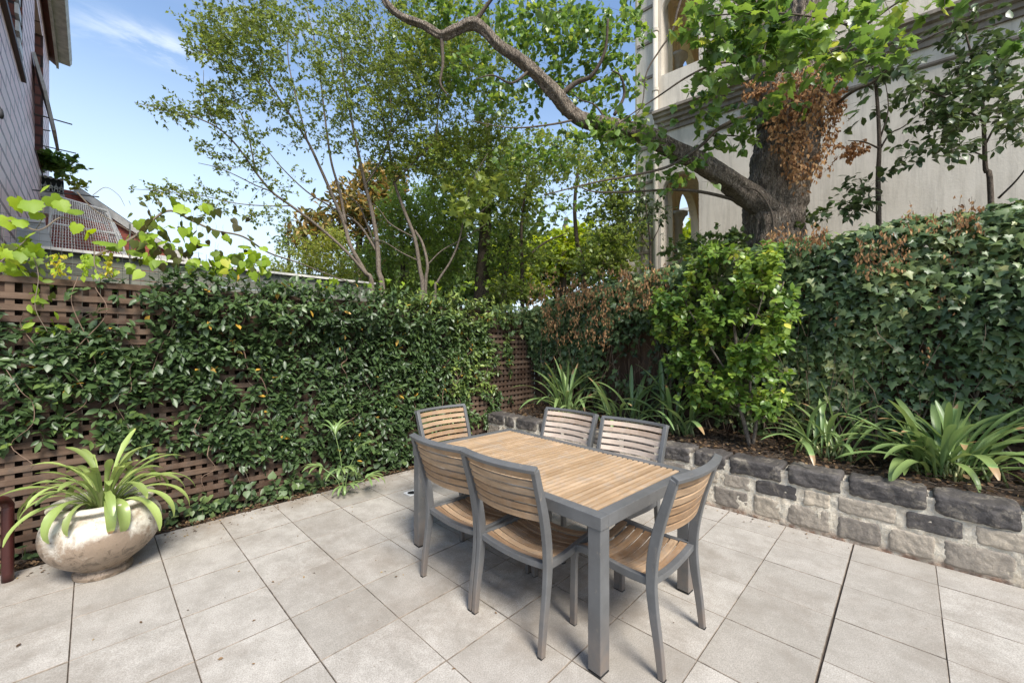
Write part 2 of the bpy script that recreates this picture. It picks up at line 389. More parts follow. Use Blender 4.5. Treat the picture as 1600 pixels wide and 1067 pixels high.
def mortar_mat():
    m, t, p, o = mat('lime_mortar'); v = coords(t)
    b = ramp(t, noise_(t, v, 8, 8, .72), [(.3, (.50, .40, .28)), (.45, (.76, .67, .53)), (.7, (.86, .79, .65))])
    s = nd(t, 'ShaderNodeSeparateXYZ'); t.links.new(v, s.inputs[0])
    e2 = nd(t, 'ShaderNodeMath', operation='MULTIPLY'); t.links.new(rng_(t, s.outputs[2], .07, .0), e2.inputs[0]); t.links.new(rng_(t, noise_(t, v, 16, 5), .35, .6), e2.inputs[1])
    b = mixc(t, e2.outputs[0], b, (.33, .17, .10))
    t.links.new(b, p.inputs['Base Color']); p.inputs['Roughness'].default_value = .9; bump(t, p, noise_(t, v, 45, 8, .8), 1., .03); return m
M['mortar'] = mortar_mat()
def bark_mat(name, c0, c1, c2, sc_=1., zs=.28, strength=1.):
    m, t, p, o = mat(name); v = coords(t, (1, 1, zs))
    n = noise_(t, v, 26 * sc_, 8, .7, .7); vo = nd(t, 'ShaderNodeTexVoronoi', Scale=24. * sc_, feature='DISTANCE_TO_EDGE')
    dv = nd(t, 'ShaderNodeVectorMath', operation='ADD'); nn = nd(t, 'ShaderNodeTexNoise', Scale=9. * sc_, Detail=4.); t.links.new(v, nn.inputs[0])
    sc2 = nd(t, 'ShaderNodeVectorMath', operation='SCALE'); sc2.inputs['Scale'].default_value = .35; t.links.new(nn.outputs[1], sc2.inputs[0])
    t.links.new(v, dv.inputs[0]); t.links.new(sc2.outputs[0], dv.inputs[1]); t.links.new(dv.outputs[0], vo.inputs[0])
    h = nd(t, 'ShaderNodeMath', operation='ADD'); t.links.new(rng_(t, vo.outputs[0], 0, .30, 0, .28), h.inputs[0]); t.links.new(n, h.inputs[1])
    t.links.new(ramp(t, h.outputs[0], [(.38, c0), (.62, c1), (.9, c2)]), p.inputs['Base Color'])
    p.inputs['Roughness'].default_value = .9; p.inputs['Specular IOR Level'].default_value = .2; bump(t, p, h.outputs[0], strength, .03); return m
M['bark'] = bark_mat('bark_rough', (.06, .047, .036), (.25, .20, .155), (.40, .34, .27), 1.1, .22, 1.6)
M['bark_fine'] = bark_mat('bark_smooth', (.07, .055, .043), (.16, .128, .10), (.27, .225, .18), 1.5, .5, .35)
M['bark_dark'] = bark_mat('bark_dark', (.035, .028, .022), (.10, .078, .06), (.17, .135, .105), 2.0, .5, .4)
M['twig'] = simple('twig', (.16, .125, .09), .85)
M['twig_red'] = simple('twig_red', (.17, .11, .075), .85)
# foliage
M['jasmine'] = leaf_mat('climber_leaf', [(0, (.03, .052, .02)), (.55, (.065, .11, .036)), (.85, (.14, .20, .05)), (.97, (.25, .31, .07)), (1, (.50, .30, .05))], .40, .18, 2.0, .45)
M['ivy'] = leaf_mat('ivy_leaf', [(0, (.028, .05, .022)), (.5, (.080, .13, .048)), (.85, (.18, .235, .08)), (1, (.34, .34, .13))], .42, .2, 1.8, .45)
M['dead'] = leaf_mat('dead_leaf', [(0, (.14, .08, .045)), (.5, (.34, .185, .085)), (1, (.52, .33, .16))], .8, .3, 1.2, .2)
M['dry'] = leaf_mat('dry_leaf', [(0, (.045, .028, .018)), (.4, (.10, .062, .036)), (.8, (.22, .14, .075)), (1, (.46, .34, .15))], .85, .1, 1.2, .15)
M['lime'] = leaf_mat('lime_leaf', [(0, (.05, .11, .025)), (.5, (.14, .235, .04)), (.9, (.28, .37, .06)), (1, (.55, .52, .08))], .36, .34, 1.6)
M['myrtle'] = leaf_mat('myrtle_leaf', [(0, (.055, .085, .025)), (.5, (.15, .20, .045)), (.9, (.29, .35, .065)), (1, (.36, .28, .08))], .5, .42, 1.9, .35)
M['canopy'] = leaf_mat('canopy_leaf', [(0, (.07, .12, .035)), (.5, (.17, .235, .055)), (.9, (.30, .36, .08)), (1, (.34, .38, .10))], .42, .38, 1.8, .45)
M['plane'] = leaf_mat('broad_leaf', [(0, (.05, .11, .03)), (.55, (.12, .205, .045)), (.9, (.24, .34, .06)), (1, (.36, .40, .08))], .36, .34, 1.9, .55)
M['dark'] = leaf_mat('dark_leaf', [(0, (.028, .045, .02)), (.6, (.062, .10, .035)), (1, (.13, .18, .05))], .35, .2, 1.8, .55)
M['evergreen'] = leaf_mat('evergreen_leaf', [(0, (.045, .075, .025)), (.6, (.105, .16, .042)), (1, (.20, .27, .06))], .4, .25, 1.8, .5)
M['midgreen'] = leaf_mat('mid_green_leaf', [(0, (.07, .12, .035)), (.5, (.17, .26, .06)), (1, (.32, .42, .09))], .42, .36, 1.9, .45)
M['magnolia'] = leaf_mat('rust_leaf', [(0, (.06, .10, .03)), (.42, (.15, .17, .05)), (.7, (.34, .23, .07)), (1, (.50, .33, .10))], .5, .25, 1.4, .4)
M['yellowgreen'] = leaf_mat('pale_shrub_leaf', [(0, (.14, .20, .04)), (.6, (.28, .34, .07)), (1, (.48, .45, .08))], .5, .4, 1.5, .35)
M['backlime'] = leaf_mat('far_lime_leaf', [(0, (.16, .24, .03)), (.6, (.34, .42, .05)), (1, (.58, .58, .08))], .5, .4, 1.6, .3)
M['strap'] = leaf_mat('strap_leaf', [(0, (.24, .26, .11)), (.4, (.22, .29, .08)), (.8, (.34, .42, .13)), (.93, (.44, .46, .13)), (1, (.42, .27, .13))], .32, .2, 1.5, .5)
M['strap_dark'] = leaf_mat('bed_strap_leaf', [(0, (.36, .36, .16)), (.25, (.21, .28, .09)), (.7, (.16, .25, .09)), (.94, (.27, .36, .13)), (1, (.36, .24, .12))], .36, .2, 1.5, .5)
M['vine'] = leaf_mat('grape_leaf', [(0, (.07, .06, .025)), (.3, (.10, .13, .025)), (.6, (.20, .31, .03)), (.9, (.33, .45, .04)), (1, (.62, .48, .05))], .5, .45, 1.5, .35)

# ------------------------------------------------------------------ ground and paving
g = MB(); g.add([(-300, -300, -.09), (300, -300, -.09), (300, 300, -.09), (-300, 300, -.09)], [(0, 1, 2, 3)])
tag(g.build('ground', M['ground']), kind='structure')
def height_sheet(name, x0, x1, y0, y1, z, nx, ny, amp, m, sc_=6, fn=None):
    b = MB(); vs = []
    for j in range(ny + 1):
        for i in range(nx + 1):
            x = x0 + (x1 - x0) * i / nx; y = y0 + (y1 - y0) * j / ny
            zz = z + amp * (mnoise.noise(Vector((x * sc_, y * sc_, z))) + .5 * mnoise.noise(Vector((x * sc_ * 3, y * sc_ * 3, 3))))
            if fn: zz += fn(x, y)
            vs.append((x, y, zz))
    b.add(vs, [(j * (nx + 1) + i, j * (nx + 1) + i + 1, (j + 1) * (nx + 1) + i + 1, (j + 1) * (nx + 1) + i) for j in range(ny) for i in range(nx)])
    return tag(b.build(name, m, smooth=True), kind='structure')
FEY = 4.30      # far edge of the paving
WX = 4.05       # face of the stone wall
j = MB(); j.box(((-6 + WX) / 2, (-5 + FEY) / 2, -.045), (WX + 6, FEY + 5, .07)); tag(j.build('paving_bed', M['joint']), kind='structure')
xs = [-.0759 + .4234 * k for k in range(-14, 10)] + [WX - .002]
ys = [.2997 + .4339 * k for k in range(-12, 9)] + [FEY]
ys = [y for y in ys if y < FEY - .05] + [FEY]
gx = [random.choice((.003, .005, .007, .009)) for _ in xs]; gy = [random.choice((.002, .003, .005, .008)) for _ in ys]
gy[12] = .012; gx = [min(q, .003) for q in gx]; gy = [min(q, .004) if q < .01 else q * .8 for q in gy]
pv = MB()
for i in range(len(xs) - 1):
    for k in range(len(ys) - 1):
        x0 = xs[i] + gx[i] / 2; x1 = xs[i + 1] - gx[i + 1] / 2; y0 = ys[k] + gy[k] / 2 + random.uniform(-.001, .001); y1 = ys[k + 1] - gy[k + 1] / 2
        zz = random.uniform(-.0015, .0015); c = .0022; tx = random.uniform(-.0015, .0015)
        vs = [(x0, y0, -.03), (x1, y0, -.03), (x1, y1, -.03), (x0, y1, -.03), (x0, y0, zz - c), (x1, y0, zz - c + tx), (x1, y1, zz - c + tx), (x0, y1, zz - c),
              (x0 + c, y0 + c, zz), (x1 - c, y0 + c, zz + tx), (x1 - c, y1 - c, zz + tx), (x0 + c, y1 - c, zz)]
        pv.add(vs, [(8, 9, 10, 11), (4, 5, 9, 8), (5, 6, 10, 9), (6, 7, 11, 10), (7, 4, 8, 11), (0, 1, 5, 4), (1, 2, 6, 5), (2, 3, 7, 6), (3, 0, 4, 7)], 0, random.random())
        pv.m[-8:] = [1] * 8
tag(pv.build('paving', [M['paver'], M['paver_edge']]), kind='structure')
height_sheet('garden_strip', -6, 5.25, FEY, 4.75, -.012, 340, 14, .012, M['soil'])
height_sheet('raised_bed', 4.25, 5.32, -5, 4.46, .445, 34, 300, .02, M['soil'], 6, lambda x, y: .05 * (x - 4.25))
height_sheet('neighbour_ground', -8, 16, 4.8, 30, -.03, 60, 60, .02, M['ground'], 1)

# drain
d = empty('floor_drain', onZ(641, 771, 0) + np.array([.02, 0, 0]), 0, 'small square white floor drain with dark round opening, set in the paving behind the table', 'drain')
b = MB()
ring = []
for k in range(32):
    a = 2 * math.pi * k / 32; ca, sa = math.cos(a), math.sin(a); q = .062 / max(abs(ca), abs(sa)); ring.append((ca * q, sa * q, .006))
b.add(ring + [(math.cos(2 * math.pi * k / 32) * .045, math.sin(2 * math.pi * k / 32) * .045, .006) for k in range(32)] + [(x, y, .0005) for x, y, z in ring],
      [(k, (k + 1) % 32, 32 + (k + 1) % 32, 32 + k) for k in range(32)] + [(64 + k, 64 + (k + 1) % 32, (k + 1) % 32, k) for k in range(32)])
b.build('drain_frame', simple('drain_plastic', (.72, .72, .70), .4), d)
b = MB(); b.add([(0, 0, .003)] + [(math.cos(2 * math.pi * k / 32) * .046, math.sin(2 * math.pi * k / 32) * .046, .003) for k in range(32)], [(0, k + 1, (k + 1) % 32 + 1) for k in range(32)])
b.build('drain_grate', M['rubber'], d)

# ------------------------------------------------------------------ dining table
TC, TR = (2.149, 1.822), R(-3.0)
LEN, WID, TH = 1.70, .995, .74
tb = empty('dining_table', (*TC, 0), TR, 'rectangular outdoor dining table with slatted timber top in a grey metal frame', 'table')
b = MB(); bw = .062; ah = .062
for s in (-1, 1):
    b.box((s * (WID / 2 - bw / 2), 0, TH - ah / 2), (bw, LEN, ah))
    b.box((0, s * (LEN / 2 - bw / 2), TH - ah / 2), (WID - 2 * bw, bw, ah))
b.build('top_frame', M['metal'], tb, bevel=.003)
b = MB(); n = 39; L0 = LEN - 2 * bw - .006; p_ = L0 / n
for k in range(n):
    y = -L0 / 2 + p_ * (k + .5)
    b.box((0, y, TH - .0175 - random.uniform(0, .0012)), (WID - 2 * bw - .002, p_ - .0150, .034), 0, random.uniform(.2, .8))
b.build('slatted_top', M['teak_table'], tb, bevel=.0015)
b = MB()
for x in (-.3, 0, .3): b.box((x, 0, TH - .04), (.03, LEN - 2 * bw, .02))
b.build('cross_rail', M['metal'], tb)
for sx in (-1, 1):
    for sy in (-1, 1):
        b = MB(); b.box((sx * (WID / 2 - .042), sy * (LEN / 2 - .042), (TH - ah) / 2 + .006), (.072, .072, TH - ah - .012))
        lg = b.build('leg', M['metal'], tb, bevel=.004)
        b = MB(); b.box((sx * (WID / 2 - .042), sy * (LEN / 2 - .042), .004), (.068, .068, .008)); b.build('foot_cap', M['rubber'], lg)

# ------------------------------------------------------------------ chairs (origin: between the four feet; sitter faces +Y)
def chair(wood):
    root = empty('dining_chair', (0, 0, 0), 0, 'x', 'chair')
    PW = .030
    prof = spline([(-.262, 0), (-.246, .14), (-.222, .30), (-.212, .43), (-.224, .56), (-.256, .70), (-.298, .83), (-.328, .925)], 5)
    dep = [.030 + .020 * min(1, max(0, (z) / .45)) - .014 * max(0, (z - .6) / .33) for y, z in prof]
    for s in (-1, 1):
        b = MB(); path = [(s * (.242 + .014 * max(0, (z - .45) / .48)), y, z + .004) for y, z in prof]
        b.sweep(path, PW, dep, (1, 0, 0)); lg = b.build('leg', M['metal'], root, bevel=.004)
        b = MB(); b.box((s * .242, -.262, .003), (.026, .032, .006)); b.build('foot_cap', M['rubber'], lg)
        # front leg turning over into the side rail
        b = MB(); fp = spline([(.246, .004), (.243, .20), (.240, .36), (.228, .410), (.19, .432), (.08, .428), (-.08, .418), (-.195, .424)], 4)
        b.sweep([(s * (.226 + (0.0 if y > .15 else .012 * (0.15 - y) / .35)), y, z) for y, z in fp], .026, [.036 if z < .38 else .040 for y, z in fp], (1, 0, 0))
        lg = b.build('leg', M['metal'], root, bevel=.004)
        b = MB(); b.box((s * .226, .246, .003), (.024, .032, .006)); b.build('foot_cap', M['rubber'], lg)
    b = MB()
    xs_ = [-.24 + .48 * k / 12 for k in range(13)]
    b.sweep([(x, -.205, .423 - .022 * (1 - (x / .24) ** 2)) for x in xs_], .034, .030, (0, 1, 0))
    b.build('seat_frame', M['metal'], root, bevel=.003); b = MB()
    b.sweep([(x * .92, .215, .413 - .018 * (1 - (x / .24) ** 2)) for x in xs_], .026, .026, (0, 1, 0))
    b.build('front_rail', M['metal'], root, bevel=.003)
    b = MB(); bow = .040
    xs2 = [-.268 + .536 * k / 16 for k in range(17)]
    b.sweep([(x, -.331 - bow * (1 - (x / .268) ** 2), .932 + .0 * x) for x in xs2], .022, .040, Vector((0, -.33, .94)))
    b.build('top_rail', M['metal'], root, bevel=.003)
    # seat slats
    b = MB(); n = 8
    for k in range(n):
        y = -.168 + .357 * k / (n - 1); wx = .214 + .010 * (.2 - y) / .4; zc = .432 + .008 * (y > .15) - .01 * math.sin((y + .2) / .4 * math.pi)
        b.sweep([(wx * (-1 + 2 * q / 10), y, zc - .030 * (1 - (-1 + 2 * q / 10) ** 2)) for q in range(11)], .040, .013, (0, 1, 0), 0, random.random())
    b.build('seat', wood, root, bevel=.0015)
    b = MB(); n = 6
    for k in range(n):
        z = .896 - .0455 * k
        yb = np.interp(z, [p[1] for p in prof], [p[0] for p in prof]); yb2 = np.interp(z - .04, [p[1] for p in prof], [p[0] for p in prof])
        A = Vector((0, yb - yb2, .04)); wx = .228 + .014 * max(0, (z - .45) / .48)
        b.sweep([(wx * (-1 + 2 * q / 14), yb - bow * (1 - (-1 + 2 * q / 14) ** 2) + .004, z) for q in range(15)], .034, .013, A, 0, random.random())
    b.build('backrest', wood, root, bevel=.0015)
    return root
def copy_tree(o, parent=None):
    c = o.copy(); sc.collection.objects.link(c); c.parent = parent
    for ch in o.children: copy_tree(ch, c)
    return c
ca = chair(M['teak']); cb = chair(M['teak_pale'])
seats = [  # x, y, facing angle (0 faces +Y), wood, label
    (1.782, 2.045, -90, 0, 'brown slatted chair at the near long side, leftmost, beside the far left table leg'),
    (1.785, 1.53, -89, 0, 'brown slatted chair with curved back to us, middle of the three chairs in front'),
    (2.055, 1.062, -1, 0, 'brown slatted chair at the near short end of table, chipped paint on back leg'),
    (2.56, 2.10, 90, 1, 'pale slatted chair on the stone wall side, farther from the lime green bush'),
    (2.535, 1.50, 90, 1, 'pale slatted chair on the stone wall side, nearer to the lime green bush'),
    (2.22, 2.72, 180, 0, 'slatted chair at the far short end of the table, in front of the lattice climber')]
used = [False, False]
for x, y, a, wd, lab in seats:
    src = (ca, cb)[wd]
    o = src if not used[wd] else copy_tree(src)
    used[wd] = True
    o.location = (x, y, 0); o.rotation_euler = (0, 0, R(a)); tag(o, lab, 'chair', 'slatted chairs round the dining table')

# ------------------------------------------------------------------ planter bowl
PC = (.058, 3.885)
pt = empty('planter_pot', (*PC, 0), 0, 'big round weathered white bowl planter with brown stains at left on the paving', 'planter')
prof = [(.0, .001), (.135, .001), (.148, .008), (.152, .02), (.145, .036), (.132, .045), (.135, .056), (.17, .078), (.222, .115), (.270, .165), (.298, .225), (.306, .285), (.296, .34), (.268, .382), (.238, .405), (.229, .415),
        (.232, .425), (.262, .432), (.270, .441), (.268, .452), (.258, .459), (.235, .461), (.215, .456), (.208, .44), (.206, .41), (.21, .38)]
prof = [(a, c) for a, c in spline(prof, 3)]; prof = [(max(0, a), c) for a, c in prof]
prof = [(a * .975, c * 1.07) for a, c in prof]
b = MB(); b.lathe(prof, 96, wob=.014); b.build('bowl', M['pot'], pt, smooth=True)
b = MB(); vs = [(0, 0, .44)]
for q in range(1, 6):
    for k in range(24):
        a = 2 * math.pi * k / 24; vs.append((math.cos(a) * .21 * q / 5, math.sin(a) * .21 * q / 5, .435 + .012 * mnoise.noise(Vector((math.cos(a) * q, math.sin(a) * q, 1)))))
fs = [(0, 1 + k, 1 + (k + 1) % 24) for k in range(24)] + [(1 + q * 24 + k, 1 + q * 24 + 24 + k, 1 + q * 24 + 24 + (k + 1) % 24, 1 + q * 24 + (k + 1) % 24) for q in range(4) for k in range(24)]
b.add(vs, fs); b.build('potting_soil', M['soil'], pt, smooth=True)

# ------------------------------------------------------------------ stone retaining wall
rw = empty('retaining_wall', (4.2, 0, 0), 0, 'low retaining wall of squared bluestone and pale rough mortar along the raised bed', 'wall')
def rock(b, c, size, seed, tint, pw=5.0, amp=.012, nx=26, ny=16):
    """rounded, rough block centred at c"""
    hx, hy, hz = (s / 2 for s in size); G = {}
    def vert(u, v, w_):
        k = (round(u, 4), round(v, 4), round(w_, 4))
        if k in G: return G[k]
        p = Vector((u, v, w_)); ln = (abs(u) ** pw + abs(v) ** pw + abs(w_) ** pw) ** (1 / pw); q = p / ln
        q = Vector((q.x * hx, q.y * hy, q.z * hz))
        nn = Vector((u / hx, v / hy, w_ / hz)).normalized(); s3 = Vector((seed * 3.1, seed * 1.7, seed))
        dsp = amp * (mnoise.noise(q * 7 + s3) * 1.0 + (abs(mnoise.noise(q * 13 + s3)) - .2) * 1.6 + mnoise.noise(q * 42 + s3) * .6 + mnoise.noise(q * 85 + s3) * .3)
        q = q + nn * dsp; G[k] = len(vs); vs.append((q.x + c[0], q.y + c[1], q.z + c[2])); return G[k]
    vs = []; fs = []
    def face(fn, a, bb):
        for i in range(a):
            for k in range(bb):
                u0, u1, v0, v1 = -1 + 2 * i / a, -1 + 2 * (i + 1) / a, -1 + 2 * k / bb, -1 + 2 * (k + 1) / bb
                fs.append((vert(*fn(u0, v0)), vert(*fn(u1, v0)), vert(*fn(u1, v1)), vert(*fn(u0, v1))))
    dx = 6
    face(lambda u, v: (-1, -u, v), nx, ny); face(lambda u, v: (1, u, v), nx, ny)
    face(lambda u, v: (u, -1, v), dx, ny); face(lambda u, v: (-u, 1, v), dx, ny)
    face(lambda u, v: (u, v, 1), dx, nx); face(lambda u, v: (u, -v, -1), dx, nx)
    b.add(vs, fs, 0, tint)
def course(b, z0, h, widths, tints, xf, depth, seed0, amp=.010, gap=.03, pw=6.):
    y = 4.44; k = 0
    while y > -3.6:
        w_ = widths[k % len(widths)] * (1 + .0 * k); zz = random.uniform(-.008, .008)
        rock(b, (xf + depth / 2, y - w_ / 2, z0 + h / 2 + zz * .5), (depth, w_ - gap * random.uniform(.7, 1.3), h - gap * .6 * random.uniform(.7, 1.3)), seed0 + k, tints[k % len(tints)] + random.uniform(-.04, .04), pw, amp)
        y -= w_; k += 1
b = MB(); course(b, .345, .155, [.36, .20, .42, .40, .33, .47, .40, .36, .31, .44, .40, .46, .42, .40, .48], [.12, .26, .18, .08, .32, .15], WX - .010, .27, 3, .012, .032, 12.)
b.build('cap_stones', M['stone'], rw, smooth=True, world=True)
b = MB(); course(b, .205, .145, [.30, .26, .34, .22, .38, .33, .36, .30, .41], [.55, .88, .62, .20, .92, .75, .28, .82], WX - .004, .2, 40, .006, .038, 12.)
course(b, .012, .195, [.28, .32, .25, .33, .30, .27, .36, .33, .40], [.66, .58, .74, .52, .80, .62, .50], WX - .004, .2, 90, .006, .036, 12.)
b.build('wall_stones', M['stone'], rw, smooth=True, world=True)
b = MB(); vs = []; nyy, nzz = 520, 30
for i in range(nyy + 1):
    for k in range(nzz + 1):
        y = 4.445 - 8.2 * i / nyy; z = .47 * k / nzz - .01
        vs.append((WX + .003 + .008 * mnoise.noise(Vector((y * 7, z * 9, 2))) + .006 * mnoise.noise(Vector((y * 26, z * 26, 2))), y, z))
b.add(vs, [(i * (nzz + 1) + k, (i + 1) * (nzz + 1) + k, (i + 1) * (nzz + 1) + k + 1, i * (nzz + 1) + k + 1) for i in range(nyy) for k in range(nzz)])
b.box((WX + .16, .345, .225), (.20, 8.16, .45)); b.build('mortar', M['mortar'], rw, smooth=False, world=True)

# ------------------------------------------------------------------ lattice fence (left, plane y = 4.5) with boards behind
LY = 4.50
lf = empty('lattice_fence', (1.0, LY, 0), 0, 'brown timber lattice fence panel running behind the planter and climber', 'fence')
b = MB(); z = .07
while z < 1.93:
    b.box((.95, LY - .006, z), (8.5, .009, .044), 0, random.random()); z += .0815
b.build('horizontal_slats', M['lattice'], lf, world=True)
b = MB(); x = -3.25
while x < 5.16:
    b.box((x, LY + .006, 1.0), (.044, .009, 1.92), 0, random.random()); x += .0815
b.build('upright_slats', M['lattice'], lf, world=True)
for x in (-2.2, -.42, 1.2, 2.85, 4.05):
    b = MB(); b.box((x, LY + .045, .98), (.07, .065, 1.96), 0, .2); b.build('post', M['lattice'], lf, world=True)
b = MB(); b.box((.95, LY + .010, 1.977), (8.5, .045, .045), 0, .5); b.build('top_rail', M['lattice'], lf, world=True)
pf = empty('board_fence', (1.0, LY + .13, 0), 0, 'dark boards of the fence seen through the holes of the lattice', 'fence')
b = MB(); x = -3.6
while x < 5.25:
    b.box((x, LY + .13 + random.uniform(0, .01), .975 + random.uniform(-.004, .004)), (.098, .018, 1.99), 0, random.random() * .25); x += .1
b.build('boards', M['paling'], pf, world=True)
b = MB(); b.box((.9, LY + .125, 1.995), (9, .05, .02), 0, .2); b.build('capping', M['paling'], pf, world=True)

# right fence of dark palings behind the ivy
FX = 5.22
rf = empty('paling_fence', (FX, 1, 0), 0, 'dark brown paling fence almost hidden by ivy above the raised bed', 'fence')
b = MB(); y = 4.47; k = 0
while y > -4.5:
    top = np.interp(y, [-4, -.5, 1, 3, 4.5], [2.42, 2.40, 2.30, 2.15, 1.98])
    b.box((FX + .012 * (k % 2) + random.uniform(0, .004), y, (top + .3) / 2), (.018, .105, top - .3 + random.uniform(-.02, .02)), 0, random.random()); y -= .1; k += 1
b.build('palings', M['paling'], rf, world=True)
b = MB()
for z in (.66, 1.85): b.box((FX - .03, 0, z), (.04, 8.9, .075), 0, .5)
b.build('rail', M['paling'], rf, world=True)
for k, y in enumerate(np.arange(4.2, -4.4, -1.23)):
    b = MB(); b.box((FX - .012, y, .55), (.02, .62, .14), 0, random.random()); b.build('plinth_board', M['lattice'], rf, world=True)

# ------------------------------------------------------------------ red brick house at the left, beyond the fence (wall plane x = HX)
HX = -.57
def brick_mat(name, c0, c1, mortar, bw_, rh, axis='x', rough=.7, msz=.02):
    m, t, p, o = mat(name)
    c = nd(t, 'ShaderNodeTexCoord'); s = nd(t, 'ShaderNodeSeparateXYZ'); t.links.new(c.outputs['Object'], s.inputs[0]); q = nd(t, 'ShaderNodeCombineXYZ')
    t.links.new(s.outputs[{'x': 1, 'y': 0}[axis]], q.inputs[0]); t.links.new(s.outputs[2], q.inputs[1])
    br = nd(t, 'ShaderNodeTexBrick'); br.inputs['Scale'].default_value = 1; br.inputs['Brick Width'].default_value = bw_; br.inputs['Row Height'].default_value = rh
    br.inputs['Mortar Size'].default_value = msz; br.inputs['Mortar Smooth'].default_value = .1; br.inputs['Color1'].default_value = (*c0, 1); br.inputs['Color2'].default_value = (*c1, 1); br.inputs['Mortar'].default_value = (*mortar, 1)
    t.links.new(q.outputs[0], br.inputs[0])
    n = noise_(t, coords(t), 3, 6, .7); b = mixc(t, rng_(t, n, .4, .7, 0, .35), br.outputs[0], tuple(x * .75 for x in c1))
    t.links.new(b, p.inputs['Base Color']); p.inputs['Roughness'].default_value = rough
    bump(t, p, br.outputs[1], -.5, .01); return m
M['pinkbrick'] = brick_mat('pink_painted_block', (.95, .62, .59), (.96, .72, .69), (.20, .08, .07), .62, .165, 'x', .5)
M['redbrick'] = brick_mat('red_brick', (.22, .07, .045), (.29, .10, .065), (.06, .035, .03), .5, .165, 'y')
M['redbrick2'] = brick_mat('red_brick_small', (.36, .085, .055), (.46, .13, .085), (.20, .08, .06), .24, .09, 'y', msz=.006)
M['whitepaint'] = simple('white_paint', (.62, .61, .58), .5, nscale=4, namp=.08)
M['oldwhite'] = simple('weathered_white', (.56, .54, .49), .6, nscale=8, namp=.18)
M['brownboard'] = wood_mat('soffit_boards', (.10, .04, .03), (.16, .06, .045), (.2, .08, .06), .7, 0)
house = empty('brick_house', (HX, 9, 0), 0, 'tall pink painted block house with deep red reveals and white gutter at left edge', 'house')
yA0, yA1 = 5.2, 7.42; yB0, yB1 = 9.03, 10.35; yE = 11.98; TOP = 7.2
zA = 4.62; zB = 4.3
b = MB()
def wallx(b, y0, y1, z0, z1, d=.30, mi=0): b.box((HX - d / 2, (y0 + y1) / 2, (z0 + z1) / 2), (d, y1 - y0, z1 - z0), mi)
wallx(b, 4.9, yA0, 0, TOP); wallx(b, yA0, yA1, 0, zA); wallx(b, yA1, yB0, 0, TOP); wallx(b, yB0, yB1, 0, zB); wallx(b, yB1, yE, 0, TOP); wallx(b, yA0, yA1, 6.62, TOP); wallx(b, yB0, yB1, 6.62, TOP)
b.build('wall', M['pinkbrick'], house, world=True)
b = MB(); b.box((HX - 2.4, yE - .15, 3.9), (4.2, .3, 7.8)); b.build('end_wall', M['redbrick'], house, world=True)
for (y0, y1, z0) in ((yA0, yA1, zA), (yB0, yB1, zB)):
    b = MB(); b.box((HX - .19, y1 - .004, (z0 + 6.62) / 2), (.40, .02, 6.62 - z0)); b.box((HX - .2, (y0 + y1) / 2, z0 + .01), (.42, y1 - y0, .02)); b.box((HX - .2, y0 + .004, (z0 + 6.62) / 2), (.40, .02, 6.62 - z0))
    wn = b.build('window_reveal', M['redbrick'], house, world=True)
    b = MB(); b.box((HX - .42, (y0 + y1) / 2, (z0 + 6.62) / 2), (.03, y1 - y0, 6.62 - z0)); gl = b.build('glass', simple('dark_glass', (.03, .035, .04), .1), wn); gl.location = (-HX, -9, 0)
b = MB(); b.bar((HX + .01, yA0, zA - .02), (HX + .01, yA1 + .03, zA - .02), .05, .06); b.build('window_sill', simple('dark_sill', (.07, .05, .045), .6), house, world=True)
# hinged sash standing open, and striped sash in the nearer window
def px_x(px, py, y): return onY(px, py, y)
p0 = onX(54, 105, HX); y0 = p0[1]
b = MB(); a0 = (HX + .02, 9.05, p0[2]); a1 = px_x(88, 221, 9.35)
b.sweep([a0, (HX + .12, 9.12, p0[2] - .45), a1], .95, .035, (0, 1, 0)); b.build('open_sash', M['oldwhite'], house, world=True)
b = MB()
for k in range(8):
    z = zA + .05 + k * .16; b.box((HX + .005, 7.25 - .13 * k * .5, z), (.03, .30 - k * .02, .11))
b.build('louvre', M['whitepaint'], house, world=True)
# eaves: brown soffit, fascia and gutter
ze = onX(85, 110, HX + .05)[2]; yG = 12.1
b = MB(); zs = 6.98
b.add([(HX - .3, 4.5, zs + .3), (HX + .09, 4.5, zs), (HX + .09, yG, zs), (HX - .3, yG, zs + .3), (HX - .3, 4.5, zs + .34), (HX + .09, 4.5, zs + .04), (HX + .09, yG, zs + .04), (HX - .3, yG, zs + .34)],
      [(0, 1, 2, 3), (7, 6, 5, 4), (0, 4, 5, 1), (1, 5, 6, 2), (2, 6, 7, 3), (3, 7, 4, 0)]); b.build('soffit', M['brownboard'], house, world=True)
b = MB(); b.box((HX + .105, (4.5 + yG) / 2, zs + .09), (.035, yG - 4.5, .26)); b.build('fascia', M['oldwhite'], house, world=True)
b = MB(); gp = [(0, .16), (0, 0), (.20, -.01), (.235, .05), (.235, .15), (.215, .15), (.215, .06), (.19, .012), (.02, .02), (.02, .16)]
vs = [(HX + .125 + u * .75, y, zs + .02 + v) for y in (4.5, yG - .15) for u, v in gp]; n = len(gp)
b.add(vs, [(k, (k + 1) % n, n + (k + 1) % n, n + k) for k in range(n)] + [tuple(range(n)), tuple(reversed(range(n, 2 * n)))]); b.build('gutter', M['oldwhite'], house, world=True)
b = MB(); b.add([(HX + .30, 4.5, zs + .2), (HX + .30, yG, zs + .2), (HX - 3, yG, zs + 2.2), (HX - 3, 4.5, zs + 2.2), (HX + .30, 4.5, zs + .25), (HX + .30, yG, zs + .25), (HX - 3, yG, zs + 2.25), (HX - 3, 4.5, zs + 2.25)],
      [(0, 1, 2, 3), (7, 6, 5, 4), (0, 4, 5, 1), (1, 5, 6, 2), (2, 6, 7, 3), (3, 7, 4, 0)]); b.build('roof', simple('slate', (.10, .10, .105), .7, nscale=5), house, world=True)
